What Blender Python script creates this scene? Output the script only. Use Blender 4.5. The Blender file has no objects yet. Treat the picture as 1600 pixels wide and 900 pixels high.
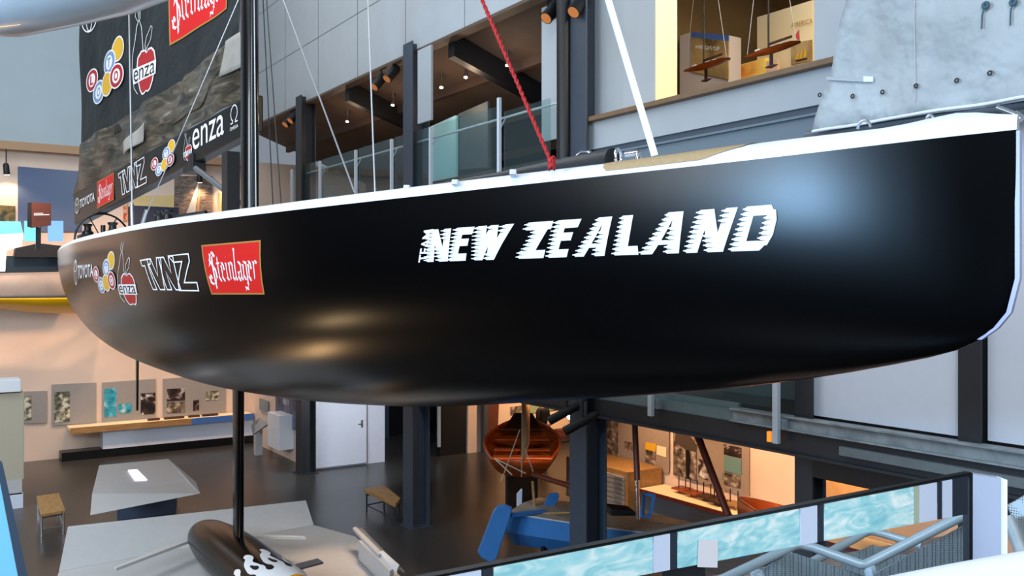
import bpy, bmesh, math, random
from mathutils import Vector, Matrix, geometry
random.seed(7)
SC = bpy.context.scene
COL = SC.collection
# ------------------------------------------------------------------ camera, world, sun, exposure
EYE = 5.1                      # eye height above the gallery floor
F = 1400.0                     # focal length in pixels of a 1600 px wide picture
HOR = 445.0
YAW = math.atan2(.557, .830)
CF = Vector((math.sin(YAW), math.cos(YAW), 0)); CR = Vector((math.cos(YAW), -math.sin(YAW), 0))
cam = bpy.data.cameras.new('camera'); camo = bpy.data.objects.new('camera', cam); COL.objects.link(camo)
camo.location = (0, 0, EYE); camo.rotation_euler = (math.pi/2, 0, -YAW)
cam.sensor_width = 36; cam.lens = 36*F/1600; cam.shift_y = -(450-HOR)/1600; cam.clip_start = .05; cam.clip_end = 300
SC.camera = camo
SC.view_settings.view_transform = 'Standard'; SC.view_settings.look = 'None'
SC.view_settings.gamma = 1; SC.view_settings.use_curve_mapping = False
SC.view_settings.exposure = 0.0
w = bpy.data.worlds.new('World'); SC.world = w; w.use_nodes = True
bg = w.node_tree.nodes['Background']; bg.inputs[0].default_value = (.75, .86, 1, 1); bg.inputs[1].default_value = .30

def area(name, loc, target, sx, sy, power, color, spread=180):
    l = bpy.data.lights.new(name, 'AREA'); l.shape = 'RECTANGLE'; l.size = sx; l.size_y = sy; l.energy = power; l.color = color
    l.spread = math.radians(spread)
    o = bpy.data.objects.new(name, l); COL.objects.link(o); o.location = loc
    o.rotation_euler = (Vector(target)-Vector(loc)).to_track_quat('-Z', 'Y').to_euler(); return o
def spot(name, loc, target, power, color=(1, .62, .33), angle=70, blend=.7, r=.06):
    l = bpy.data.lights.new(name, 'SPOT'); l.energy = power; l.color = color; l.spot_size = math.radians(angle); l.spot_blend = blend
    l.shadow_soft_size = r
    o = bpy.data.objects.new(name, l); COL.objects.link(o); o.location = loc
    o.rotation_euler = (Vector(target)-Vector(loc)).to_track_quat('-Z', 'Y').to_euler(); return o
DAY = (.80, .90, 1.0); WARM = (1, .60, .32)
area('assumed_window_lamp', (-6.5, 4.8, 6.1), (4, 3.3, 5.6), .9, 1.6, 760, (.34, .64, 1))  # bare lamp added for the hull's blue highlight; its window is assumed, none built
area('high_fill', (-5, -4, 12), (5, 9, 5), 7, 4, 1250, DAY)  # added high fill that brightens white surfaces and upper walls
area('overhead_fill', (-1, 16, 15.5), (1.5, 18, 0), 9, 16, 1750, (.86, .93, 1))  # added overhead fill that brightens the hall floor
area('assumed_harbour_lamp', (0, -5.5, 6.5), (2, 1, 4.6), 7, 2.2, 340, DAY)  # unseen lamp brightening the near glass; windows behind the camera are assumed
area('side_fill', (-12, 8, 9), (9, 22, 2), 7, 5, 1700, (.84, .92, 1))  # added unseen fill for the gallery faces and door wall
area('hull_highlight_lamp', (-.5, 11.9, 1.75), (3.0, 7.3, 4.9), .9, .22, 20, (1, .68, .36))  # this and the next lamp are added for the hull's warm highlights
area('hull_highlight_lamp', (.75, 14.2, .15), (3.1, 7.6, 4.5), 1.2, .22, 34, (1, .6, .28))

# ------------------------------------------------------------------ pixel rays on the real planes of the room
def ray(u, v):
    k = (u-800)/F; d = CF + CR*k; return Vector((d.x, d.y, -(v-HOR)/F))
O = Vector((0, 0, EYE))
def Px(u, v, x): r = ray(u, v); return O + r*(x/r.x)
def Py(u, v, y): r = ray(u, v); return O + r*(y/r.y)
def Pz(u, v, z): r = ray(u, v); return O + r*((z-EYE)/r.z)
def Ps(u, v, s): return O + ray(u, v)*s
# ------------------------------------------------------------------ materials
def lin(c): return tuple(((x/255)/12.92 if x/255 <= .04045 else ((x/255+.055)/1.055)**2.4) for x in c)
MATS = {}
def mat(name, rgb, rough=.5, metal=0, noise=.0, nscale=8, bump=0, bscale=60, emit=0, spec=.5, alpha=1, coat=0, trans=0):
    if name in MATS: return MATS[name]
    m = bpy.data.materials.new(name); m.use_nodes = True; nt = m.node_tree; b = nt.nodes['Principled BSDF']
    c = lin(rgb)+(1,)
    b.inputs['Base Color'].default_value = c; b.inputs['Roughness'].default_value = rough; b.inputs['Metallic'].default_value = metal
    b.inputs['Specular IOR Level'].default_value = spec; b.inputs['Alpha'].default_value = alpha; b.inputs['Coat Weight'].default_value = coat
    b.inputs['Transmission Weight'].default_value = trans
    if emit: b.inputs['Emission Color'].default_value = c; b.inputs['Emission Strength'].default_value = emit
    tc = nt.nodes.new('ShaderNodeTexCoord')
    if noise:
        n = nt.nodes.new('ShaderNodeTexNoise'); n.inputs['Scale'].default_value = nscale; n.inputs['Detail'].default_value = 5
        nt.links.new(tc.outputs['Object'], n.inputs['Vector'])
        r = nt.nodes.new('ShaderNodeMapRange'); r.inputs['From Min'].default_value = .3; r.inputs['From Max'].default_value = .7
        r.inputs['To Min'].default_value = 1-noise; r.inputs['To Max'].default_value = 1+noise*.6
        nt.links.new(n.outputs['Fac'], r.inputs['Value'])
        v = nt.nodes.new('ShaderNodeVectorMath'); v.operation = 'SCALE'; v.inputs[0].default_value = c[:3]
        nt.links.new(r.outputs['Result'], v.inputs['Scale']); nt.links.new(v.outputs['Vector'], b.inputs['Base Color'])
    if bump:
        n2 = nt.nodes.new('ShaderNodeTexNoise'); n2.inputs['Scale'].default_value = bscale; n2.inputs['Detail'].default_value = 3
        nt.links.new(tc.outputs['Object'], n2.inputs['Vector'])
        bp = nt.nodes.new('ShaderNodeBump'); bp.inputs['Strength'].default_value = bump; bp.inputs['Distance'].default_value = .02 if 'sail' not in name else .12
        nt.links.new(n2.outputs['Fac'], bp.inputs['Height']); nt.links.new(bp.outputs['Normal'], b.inputs['Normal'])
    MATS[name] = m; return m
def ramp_mat(name, stops, scale=(1, 1, 1), nscale=3, detail=5, rough=.5, distort=.5, emit=0, kind='NOISE', bump=0):
    """procedural picture / wood / water: noise through a colour ramp"""
    if name in MATS: return MATS[name]
    m = bpy.data.materials.new(name); m.use_nodes = True; nt = m.node_tree; b = nt.nodes['Principled BSDF']
    tc = nt.nodes.new('ShaderNodeTexCoord'); mp = nt.nodes.new('ShaderNodeMapping'); mp.inputs['Scale'].default_value = scale
    n = nt.nodes.new('ShaderNodeTexNoise'); n.inputs['Scale'].default_value = nscale; n.inputs['Detail'].default_value = detail
    n.inputs['Distortion'].default_value = distort
    nt.links.new(tc.outputs['Object'], mp.inputs[0]); nt.links.new(mp.outputs[0], n.inputs['Vector'])
    cr = nt.nodes.new('ShaderNodeValToRGB'); e = cr.color_ramp.elements
    while len(e) < len(stops): e.new(.5)
    for i, (p, c) in enumerate(stops): e[i].position = p; e[i].color = lin(c)+(1,)
    nt.links.new(n.outputs['Fac'], cr.inputs[0]); nt.links.new(cr.outputs[0], b.inputs['Base Color'])
    b.inputs['Roughness'].default_value = rough
    if emit: nt.links.new(cr.outputs[0], b.inputs['Emission Color']); b.inputs['Emission Strength'].default_value = emit
    if bump:
        bp = nt.nodes.new('ShaderNodeBump'); bp.inputs['Strength'].default_value = bump; bp.inputs['Distance'].default_value = .03
        nt.links.new(n.outputs['Fac'], bp.inputs['Height']); nt.links.new(bp.outputs['Normal'], b.inputs['Normal'])
    MATS[name] = m; return m
def glass_mat(name, tint, fac, rough=.03, haze=0, hazec=(150, 170, 175)):
    m = bpy.data.materials.new(name); m.use_nodes = True; nt = m.node_tree; nt.nodes.remove(nt.nodes['Principled BSDF'])
    out = nt.nodes['Material Output']
    t = nt.nodes.new('ShaderNodeBsdfTransparent'); t.inputs[0].default_value = lin(tint)+(1,)
    g = nt.nodes.new('ShaderNodeBsdfGlossy'); g.inputs['Roughness'].default_value = rough
    x = nt.nodes.new('ShaderNodeMixShader'); fr = nt.nodes.new('ShaderNodeFresnel'); fr.inputs[0].default_value = 1.5
    ma = nt.nodes.new('ShaderNodeMath'); ma.operation = 'MULTIPLY'; ma.inputs[1].default_value = fac; ma.use_clamp = True; nt.links.new(fr.outputs[0], ma.inputs[0]); ge = nt.nodes.new('ShaderNodeNewGeometry'); sb = nt.nodes.new('ShaderNodeMath'); sb.operation = 'SUBTRACT'; sb.inputs[0].default_value = 1; nt.links.new(ge.outputs['Backfacing'], sb.inputs[1]); mb_ = nt.nodes.new('ShaderNodeMath'); mb_.operation = 'MULTIPLY'; nt.links.new(ma.outputs[0], mb_.inputs[0]); nt.links.new(sb.outputs[0], mb_.inputs[1]); ma = mb_
    nt.links.new(ma.outputs[0], x.inputs[0])
    nt.links.new(t.outputs[0], x.inputs[1]); nt.links.new(g.outputs[0], x.inputs[2]); last = x.outputs[0]
    if haze:
        d = nt.nodes.new('ShaderNodeBsdfDiffuse'); d.inputs[0].default_value = lin(hazec)+(1,)
        y = nt.nodes.new('ShaderNodeMixShader'); y.inputs[0].default_value = haze
        nt.links.new(last, y.inputs[1]); nt.links.new(d.outputs[0], y.inputs[2]); last = y.outputs[0]
    nt.links.new(last, out.inputs[0]); MATS[name] = m; return m
M = dict(
 hull=mat('hull black satin', (2, 2, 3), .24, spec=.19), deck=mat('deck white', (232, 236, 245), .4), tan=mat('nonslip tan', (176, 148, 108), .8, noise=.12, nscale=60),
 floor=mat('polished dark floor', (62, 60, 58), .3, noise=.12, nscale=2.5, bump=.02), grey=mat('grey panel', (176, 182, 186), .7, noise=.03, nscale=3),
 wallw=mat('wall with warm light tint', (228, 204, 186), .8, noise=.03, nscale=2), wallu=mat('upper wall', (166, 180, 186), .85, noise=.03, nscale=1.5),  # far wall is one paint; warm and cool light tints in its colours
 dark=mat('dark steel', (44, 47, 52), .5, noise=.1, nscale=6), darker=mat('near black steel', (18, 19, 22), .5, noise=.1), black=mat('black paint', (8, 8, 9), .35),
 blue_grey=mat('slate column paint', (66, 74, 86), .5, noise=.06), galv=ramp_mat('galvanised steel', [(.3, (128, 138, 142)), (.7, (168, 176, 178))], nscale=5, rough=.42),
 oak=ramp_mat('oak wood', [(.3, (150, 108, 62)), (.7, (190, 145, 92))], scale=(1, 14, 14), nscale=3, rough=.5),
 white=mat('white paint', (236, 238, 242), .5), off=mat('off white laminate', (196, 194, 192), .6, noise=.03), steel=mat('brushed steel', (190, 195, 200), .3, metal=.9),
 chrome=mat('chrome', (220, 222, 226), .15, metal=1), alu=mat('white aluminium post', (205, 214, 222), .4), carbon=mat('carbon black', (9, 9, 10), .25, coat=.3),
 varnish=ramp_mat('varnished timber', [(.3, (126, 52, 16)), (.7, (182, 88, 34))], scale=(1, 1, 12), nscale=2, rough=.25), dkwood=mat('dark stained wood', (70, 36, 20), .5, noise=.3, nscale=9),
 red_wood=mat('red brown spar', (112, 44, 26), .35, noise=.2, nscale=7), blue=mat('bright blue paint', (58, 124, 190), .35, noise=.06), lilac=mat('pale lilac wall', (222, 228, 240), .7, noise=.02),
 red=mat('label red', (214, 22, 20), .45), gold=mat('gold edge', (176, 126, 62), .5), ink=mat('print black', (6, 6, 7), .5), lw=mat('print white', (238, 238, 240), .5),
 dred=mat('apple red', (176, 30, 34), .5), yel=mat('print yellow', (226, 178, 40), .5), lb=mat('print blue', (120, 150, 190), .5), dgreen=mat('leaf green', (30, 70, 48), .5),
 brown=mat('brown sign', (94, 44, 30), .7), bench=ramp_mat('bench oak', [(.3, (160, 118, 66)), (.7, (188, 144, 88))], scale=(8, 1, 8), nscale=3, rough=.5),
 panel=mat('grey text panel', (156, 150, 146), .7, noise=.06, nscale=20), flame=mat('flame yellow', (255, 170, 10), .4), rope=mat('red rope', (190, 34, 36), .7, noise=.3, nscale=80),
 wire=mat('steel wire', (176, 178, 180), .35, metal=.6), dwire=mat('black wire', (20, 20, 22), .5), green_l=mat('green line', (130, 142, 60), .7), navy=mat('navy', (28, 40, 66), .6),
 yellow=mat('yellow hull paint', (246, 186, 8), .4), silver=mat('grey brown hull paint', (140, 128, 120), .45, noise=.1, nscale=3),
 orange=ramp_mat('orange varnish', [(.3, (196, 84, 34)), (.7, (226, 112, 54))], scale=(1, 1, 9), rough=.3), skin=mat('skin', (196, 142, 112), .6), cream=mat('cream wall', (250, 232, 190), .8),
 lampglow=mat('lit lamp lens', (255, 236, 214), .4, emit=14), lampwarm=mat('warm lamp lens', (200, 120, 60), .4, emit=.35), mesh=None)
M['glass'] = glass_mat('balustrade glass', (236, 244, 243), 1.0, haze=.05)
M['nearglass'] = glass_mat('near glass', (236, 242, 244), .35, haze=.02, hazec=(190, 200, 215))
def sail_mat(name, rgb, alpha, noise):
    m = mat(name, rgb, .55, noise=noise, nscale=1.2, bump=.5, bscale=2.2, alpha=alpha); return m
M['bsail'] = sail_mat('black sailcloth', (30, 36, 38), 1, .35); M['clear'] = ramp_mat('clear film sailcloth', [(.3, (34, 32, 28)), (.5, (74, 66, 54)), (.66, (104, 96, 82)), (.76, (150, 144, 132))], scale=(1.2, 1.2, 5), nscale=1.3, detail=5, rough=.35, distort=1.2, bump=.5)
M['film2'] = sail_mat('bright film', (170, 166, 158), .85, .3)
M['wsail'] = mat('white sailcloth', (176, 183, 186), .6, noise=.22, nscale=1.8, bump=1.0, bscale=2.6)
# perforated metal: holes by a brick-free wave grid
def mesh_mat():
    m = bpy.data.materials.new('perforated mesh'); m.use_nodes = True; nt = m.node_tree; b = nt.nodes['Principled BSDF']
    b.inputs['Base Color'].default_value = lin((150, 158, 162))+(1,); b.inputs['Roughness'].default_value = .5; b.inputs['Metallic'].default_value = .4
    tc = nt.nodes.new('ShaderNodeTexCoord'); v = nt.nodes.new('ShaderNodeTexVoronoi'); v.inputs['Scale'].default_value = 125; v.inputs['Randomness'].default_value = 0
    nt.links.new(tc.outputs['Object'], v.inputs['Vector'])
    c = nt.nodes.new('ShaderNodeMath'); c.operation = 'GREATER_THAN'; c.inputs[1].default_value = .33
    nt.links.new(v.outputs['Distance'], c.inputs[0]); nt.links.new(c.outputs[0], b.inputs['Alpha']); return m
M['mesh'] = mesh_mat()
M['sea'] = ramp_mat('painted sea reflection', [(.25, (128, 196, 206)), (.48, (168, 222, 226)), (.6, (214, 240, 238)), (.72, (248, 252, 250))], scale=(2, 1, 6), nscale=5, detail=8, rough=.45, distort=1.5)  # colour ramp stands for harbour water reflected in the near glass
# ------------------------------------------------------------------ mesh building
ORG = {}
class MB:
    def __init__(s): s.v = []; s.f = []; s.m = []
    def add(s, vs, fs, mi=0):
        n = len(s.v); s.v += [Vector(p) for p in vs]; s.f += [tuple(n+i for i in f) for f in fs]; s.m += [mi]*len(fs); return s
    def box(s, a, b, mi=0):
        (x0, y0, z0), (x1, y1, z1) = a, b
        return s.add([(x0,y0,z0),(x1,y0,z0),(x1,y1,z0),(x0,y1,z0),(x0,y0,z1),(x1,y0,z1),(x1,y1,z1),(x0,y1,z1)],
                     [(0,3,2,1),(4,5,6,7),(0,1,5,4),(1,2,6,5),(2,3,7,6),(3,0,4,7)], mi)
    def hexa(s, lo, hi, mi=0):       # two quads, bottom and top
        return s.add(list(lo)+list(hi), [(0,3,2,1),(4,5,6,7),(0,1,5,4),(1,2,6,5),(2,3,7,6),(3,0,4,7)], mi)
    def slab(s, pts, off, mi=0):     # polygon with thickness vector off
        n = len(pts); off = Vector(off); p = [Vector(q) for q in pts]
        return s.add(p+[q+off for q in p], [tuple(range(n))[::-1], tuple(range(n, 2*n))]+[(i, (i+1) % n, n+(i+1) % n, n+i) for i in range(n)], mi)
    def bar(s, p, q, w, h, up=(0, 0, 1), mi=0):
        p = Vector(p); q = Vector(q); d = (q-p).normalized(); up = Vector(up)
        if abs(d.dot(up)) > .99: up = Vector((0, 1, 0))
        a = d.cross(up).normalized(); b = a.cross(d).normalized()
        f = lambda c: [c-a*w/2-b*h/2, c+a*w/2-b*h/2, c+a*w/2+b*h/2, c-a*w/2+b*h/2]
        return s.hexa(f(p), f(q), mi)
    def tube(s, pts, r, n=10, mi=0, closed=False):
        pts = [Vector(p) for p in pts]; rs = r if isinstance(r, (list, tuple)) else [r]*len(pts); rings = []; N = len(pts)
        ref = None
        for i, p in enumerate(pts):
            if closed: d = pts[(i+1) % N]-pts[i-1]
            else: d = pts[min(i+1, N-1)]-pts[max(i-1, 0)]
            d.normalize()
            if ref is None: ref = Vector((0, 0, 1)) if abs(d.z) < .9 else Vector((1, 0, 0))
            a = d.cross(ref).normalized(); b = a.cross(d).normalized(); ref = b
            rings.append([p+a*math.cos(2*math.pi*j/n)*rs[i]+b*math.sin(2*math.pi*j/n)*rs[i] for j in range(n)])
        vs = [v for rg in rings for v in rg]; fs = []
        for i in range(N if closed else N-1):
            for j in range(n):
                k = (i+1) % N; fs.append((i*n+j, i*n+(j+1) % n, k*n+(j+1) % n, k*n+j))
        if not closed: fs += [tuple(range(n))[::-1], tuple((N-1)*n+j for j in range(n))]
        return s.add(vs, fs, mi)
    def grid(s, rows, mi=0, closed=False):
        n = len(rows[0]); vs = [p for r in rows for p in r]; fs = []
        for i in range(len(rows)-1):
            for j in range(n if closed else n-1):
                k = (j+1) % n; fs.append((i*n+j, i*n+k, (i+1)*n+k, (i+1)*n+j))
        return s.add(vs, fs, mi)
    def build(s, name, m, parent=None, smooth=False, bevel=0, solid=0, fix=True, loc=None):
        me = bpy.data.meshes.new(name); o = bpy.data.objects.new(name, me); COL.objects.link(o)
        org = Vector((0, 0, 0))
        if parent is not None: org = ORG.get(parent.name, Vector((0, 0, 0))); o.parent = parent
        else:
            lo = Vector([min(v[i] for v in s.v) for i in range(3)]); hi = Vector([max(v[i] for v in s.v) for i in range(3)])
            org = Vector(((lo.x+hi.x)/2, (lo.y+hi.y)/2, lo.z)) if loc is None else Vector(loc); o.location = org
        ORG[o.name] = org
        me.from_pydata([v-org for v in s.v], [], s.f)
        for mm in (m if isinstance(m, (list, tuple)) else [m]): me.materials.append(mm if not isinstance(mm, str) else M[mm])
        for p, i in zip(me.polygons, s.m): p.material_index = i
        if fix:
            bm = bmesh.new(); bm.from_mesh(me); bmesh.ops.recalc_face_normals(bm, faces=bm.faces); bm.to_mesh(me); bm.free()
        if smooth:
            for p in me.polygons: p.use_smooth = True
            if smooth != 'all':
                me.set_sharp_from_angle(angle=math.radians(40))
        if bevel:
            b = o.modifiers.new('bevel', 'BEVEL'); b.width = bevel; b.segments = 2; b.limit_method = 'ANGLE'
        if solid:
            b = o.modifiers.new('solid', 'SOLIDIFY'); b.thickness = solid; b.offset = 0
        return o
def tag(o, label=None, cat=None, group=None, kind=None):
    if label: o['label'] = label
    if cat: o['category'] = cat
    if group: o['group'] = group
    if kind: o['kind'] = kind
    return o
def thing(name, loc, label, cat, group=None):
    o = bpy.data.objects.new(name, None); COL.objects.link(o); o.location = loc; o.empty_display_size = .1
    ORG[o.name] = Vector(loc); return tag(o, label, cat, group)
def struct(o): o['kind'] = 'structure'; return o
def copy_tree(o, parent=None):
    c = o.copy(); COL.objects.link(c)
    if parent: c.parent = parent
    for ch in list(o.children): copy_tree(ch, c)
    return c
def pchip(xs, ys):
    n = len(xs); h = [xs[i+1]-xs[i] for i in range(n-1)]; d = [(ys[i+1]-ys[i])/h[i] for i in range(n-1)]
    m = [d[0]]+[0 if d[i-1]*d[i] <= 0 else 2*d[i-1]*d[i]/(d[i-1]+d[i]) for i in range(1, n-1)]+[d[-1]]
    def f(x):
        x = min(max(x, xs[0]), xs[-1]); i = 0
        while i < n-2 and x > xs[i+1]: i += 1
        t = (x-xs[i])/h[i]
        return ((2*t**3-3*t*t+1)*ys[i]+(t**3-2*t*t+t)*h[i]*m[i]+(-2*t**3+3*t*t)*ys[i+1]+(t**3-t*t)*h[i]*m[i+1])
    return f
# ------------------------------------------------------------------ 2D drawings laid onto surfaces
def font2d(txt, shear=0.0, bold=0.0, space=1.0):
    c = bpy.data.curves.new('t', 'FONT'); c.body = txt; c.size = 1; c.shear = shear; c.offset = bold; c.space_character = space
    o = bpy.data.objects.new('t', c); COL.objects.link(o); bpy.context.view_layer.update()
    me = o.to_mesh(); vs = [(v.co.x, v.co.y) for v in me.vertices]; fs = [tuple(p.vertices) for p in me.polygons]
    o.to_mesh_clear(); bpy.data.objects.remove(o); bpy.data.curves.remove(c)
    return vs, fs
class Art:
    """layers of flat coloured shapes in a unit box"""
    def __init__(s): s.L = []
    def poly(s, pts, m): s.L.append(([tuple(p) for p in pts], [tuple(range(len(pts)))], m)); return s
    def ell(s, cx, cy, rx, ry, m, n=28, a0=0, a1=2*math.pi):
        return s.poly([(cx+rx*math.cos(a0+(a1-a0)*i/n), cy+ry*math.sin(a0+(a1-a0)*i/n)) for i in range(n)], m)
    def stroke(s, pts, w, m, closed=False, wy=None):
        wy = wy or w; n = len(pts); L = []; R = []
        for i in range(n):
            a = pts[i-1] if (i > 0 or closed) else None; b = pts[i]; c = pts[(i+1) % n] if (i < n-1 or closed) else None
            def nrm(p, q):
                dx, dy = (q[0]-p[0])/w, (q[1]-p[1])/wy; l = math.hypot(dx, dy) or 1; return (-dy/l, dx/l)
            n1 = nrm(a, b) if a else nrm(b, c); n2 = nrm(b, c) if c else n1
            mx, my = n1[0]+n2[0], n1[1]+n2[1]; l2 = mx*mx+my*my; k = min(2/l2 if l2 > .05 else 1, 2.2)
            L.append((b[0]+mx*k*w/4*1, b[1]+my*k*wy/4)); R.append((b[0]-mx*k*w/4, b[1]-my*k*wy/4))
        vs = L+R; fs = [(i, (i+1) % n, n+(i+1) % n, n+i) for i in range(n if closed else n-1)]
        s.L.append((vs, fs, m)); return s
    def nib(s, pts, nx, ny, m):
        for k_, (p, q) in enumerate(zip(pts, pts[1:])): s.L.append(([(p[0]-nx, p[1]-ny), (p[0]+nx, p[1]+ny), (q[0]+nx, q[1]+ny), (q[0]-nx, q[1]-ny)], [(0, 1, 2, 3)], m+'~%d' % (k_ % 3)))
        for p in pts[1:-1]: s.L.append(([(p[0]-nx, p[1]-ny), (p[0]-nx*.2+.02, p[1]-ny*.2-.02), (p[0]+nx, p[1]+ny), (p[0]-.02, p[1]+.02)], [(0, 1, 2, 3)], m+'~4'))
        return s
    def text(s, txt, x0, y0, x1, y1, m, **k):
        vs, fs = font2d(txt, **k); a = min(v[0] for v in vs); b = max(v[0] for v in vs); c = min(v[1] for v in vs); d = max(v[1] for v in vs)
        s.L.append(([(x0+(v[0]-a)/(b-a)*(x1-x0), y0+(v[1]-c)/(d-c)*(y1-y0)) for v in vs], fs, m)); return s
    def put(s, other, x0, y0, x1, y1):
        for vs, fs, m in other.L: s.L.append(([(x0+(v[0])*(x1-x0), y0+v[1]*(y1-y0)) for v in vs], fs, m))
        return s
    def build(s, name, parent, quad, surf, label=None, nx=8, ny=4, step=.0012, base=.004, zbias=True):
        """quad: 4 surface parameter pairs BL BR TR TL; surf(a,b,off)->world"""
        mats = []; allv = []; allf = []; allm = []; lev = -1; last = None
        for li, (vs, fs, m) in enumerate(s.L):
            m, _, sub = m.partition('~'); sub = int(sub or 0)
            if m not in mats: mats.append(m)
            if m != last: lev += 1; last = m
            bm = bmesh.new(); bv = [bm.verts.new((v[0], v[1], 0)) for v in vs]
            for f in fs:
                try: bm.faces.new([bv[i] for i in f])
                except ValueError: pass
            bmesh.ops.triangulate(bm, faces=[f for f in bm.faces if len(f.verts) > 4])
            xs = [v[0] for v in vs]; ys = [v[1] for v in vs]
            for ax, lo, hi, cnt in ((0, min(xs), max(xs), nx), (1, min(ys), max(ys), ny)):
                for i in range(-cnt, 2*cnt+1):
                    t = i/cnt
                    if lo+1e-4 < t < hi-1e-4:
                        co = (t, 0, 0) if ax == 0 else (0, t, 0); no = (1, 0, 0) if ax == 0 else (0, 1, 0)
                        bmesh.ops.bisect_plane(bm, geom=bm.verts[:]+bm.edges[:]+bm.faces[:], plane_co=co, plane_no=no)
            n = len(allv); bm.verts.index_update(); off = base+step*lev+.0004*sub
            for v in bm.verts:
                x, y = v.co.x, v.co.y
                a = (quad[0][0]*(1-x)+quad[1][0]*x)*(1-y)+(quad[3][0]*(1-x)+quad[2][0]*x)*y
                b = (quad[0][1]*(1-x)+quad[1][1]*x)*(1-y)+(quad[3][1]*(1-x)+quad[2][1]*x)*y
                allv.append(surf(a, b, off))
            for f in bm.faces: allf.append(tuple(n+v.index for v in f.verts)); allm.append(mats.index(m))
            bm.free()
        mb = MB(); mb.v = allv; mb.f = allf; mb.m = allm
        o = mb.build(name, [M[m] for m in mats], parent, fix=False)
        if label: o['label'] = label
        return o

def order(a, *_): return a
# ------------------------------------------------------------------ the setting
C0 = 4.3                                         # x of the yacht's centre line
WX = 8.9                                         # steel frame line of the galleries
FY = 29.25                                       # far wall
struct(MB().box((-14, -6.5, -.15), (20, 31, 0)).build('floor', 'floor'))
struct(MB().box((-14, FY, 0), (16, FY+.25, 9.15)).build('wall_far', 'wallw'))
struct(MB().box((-14, FY-.05, 9.15), (WX+.1, FY+.3, 17)).build('wall_far_upper', 'wallu'))
struct(MB().box((-14, FY-.42, 8.92), (WX, FY-.05, 9.15)).build('trim_ledge', mat('ledge beige', (170, 136, 104), .7)))
struct(MB().box((-14.2, -6.5, 0), (-14, 31, 17)).build('wall_left', mat('dim wall', (70, 72, 76), .9)))
struct(MB().box((9.2, 23.7, 0), (9.4, FY, 3.1)).build('wall_gallery_end', 'wallw'))
struct(MB().box((9.1, 23.5, 0), (11.35, 23.7, 3.05)).build('wall_door_side', 'lilac'))
struct(MB().box((11.35, 27, 0), (13.2, 27.2, 3.1)).build('wall_recess', mat('slate blue wall', (58, 72, 92), .8)))
struct(MB().box((13.2, 27.5, 0), (16, 27.7, 3.1)).build('wall_dark_room', 'darker'))
struct(MB().box((14.0, 23.25, 0), (20, 23.5, 3.1)).build('wall_back', 'wallw'))
struct(MB().box((14.0, 2, 0), (14.25, 17.2, 3.1)).build('wall_right', 'wallw'))
struct(MB().box((14.25, 17.0, 0), (19.8, 17.2, 3.1)).build('wall_right_return', 'wallw'))
struct(MB().box((19.8, 2, 0), (20, 31, 3.1)).build('wall_side', 'wallw'))
# gallery slabs
struct(MB().box((WX+.12, 1.2, 3.12), (20, FY-.01, 3.45)).build('ceiling_ground', mat('dark soffit', (40, 38, 38), .8)))
struct(MB().box((WX+.12, 1.2, 7.0), (16, FY-.01, 7.25)).build('floor_upper', mat('dark timber floor', (60, 48, 40), .6)))
# edge beams
mb = MB(); mb.box((WX-.06, 1.2, 3.05), (WX+.1, FY-.5, 3.33)); mb.box((WX-.13, 1.2, 3.05), (WX+.1, FY-.5, 3.08)); struct(mb.build('trim_beam', 'dark'))
mb = MB(); mb.box((WX-.05, 1.2, 3.34), (WX+.1, 8.05, 3.5)); mb.box((WX-.12, 1.2, 3.34), (WX-.05, 8.05, 3.36)); mb.box((WX-.12, 1.2, 3.49), (WX-.05, 8.05, 3.51)); struct(mb.build('trim_channel', 'galv'))
mb = MB(); mb.box((WX-.03, 8.05, 3.3), (WX+.1, 13.2, 3.47)); mb.box((WX+.05, 8.05, 3.47), (WX+.1, 13.2, 3.56)); struct(mb.build('trim_channel_far', mat('grey green channel', (116, 134, 138), .5, noise=.08)))
# secondary beam right below channel
mb = MB(); mb.box((WX-.02, 1.2, 2.82), (WX+.1, 6.84, 3.04)); struct(mb.build('trim_lower_beam', 'darker'))
struct(MB().box((-14, -6.7, 0), (20, -6.5, 13)).build('wall_rear', mat('dim wall', (70, 72, 76), .9)))
struct(MB().box((WX-.12, 1.2, 3.16), (WX-.02, 6.4, 3.26)).build('trim_angle', mat('grey angle', (112, 120, 120), .5, noise=.1)))
# columns, H sections
def column(y, x=WX, z0=0, z1=10.2, w=.42, m='blue_grey', nm='steel_column', label=''):
    c = MB(); h = w/2; f = .03
    c.box((x-h, y-h, z0), (x-h+f, y+h, z1)); c.box((x+h-f, y-h, z0), (x+h, y+h, z1)); c.box((x-h+f, y-.02, z0), (x+h-f, y+.02, z1))
    c.box((x-h-.06, y-h-.06, z0), (x+h+.06, y+h+.06, z0+.025))
    o = c.build(nm, m, bevel=.004); return tag(o, label, 'column', 'steel columns along the gallery edge')
for y, lb in ((23.3, 'dark steel column beside the white door wall'), (16.9, 'slate blue steel column behind the oak bench, standing alone on open floor'),
              (11.1, 'slate blue steel column in front of the blue dinghy'), (7.0, 'dark steel column right of the photo panels by orange bow'),
              (4.97, 'dark steel column between the pale panels below the bow')):
    column(y, label=lb, x=WX if y > 8 else WX+.15, w=(.24 if y < 6 else .26) if y < 8 else .42, z1=6.98 if y < 8 else (10.2 if y > 12 else 12), m='blue_grey' if 8 < y < 20 else 'dark')
# storey between -: pale wall panels
for i, (y0, y1) in enumerate(((5.12, 7.15), (1.3, 4.83))):
    struct(MB().box((WX+.12, y0, 3.53), (WX+.2, y1, 6.95)).build('wall_panel_%s' % ('middle', 'right')[i], 'lilac'))
struct(MB().box((WX+1.6, 7.3, 3.45), (WX+1.7, 14, 6.95)).build('wall_inner', mat('inner green grey wall', (70, 84, 84), .7)))
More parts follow.
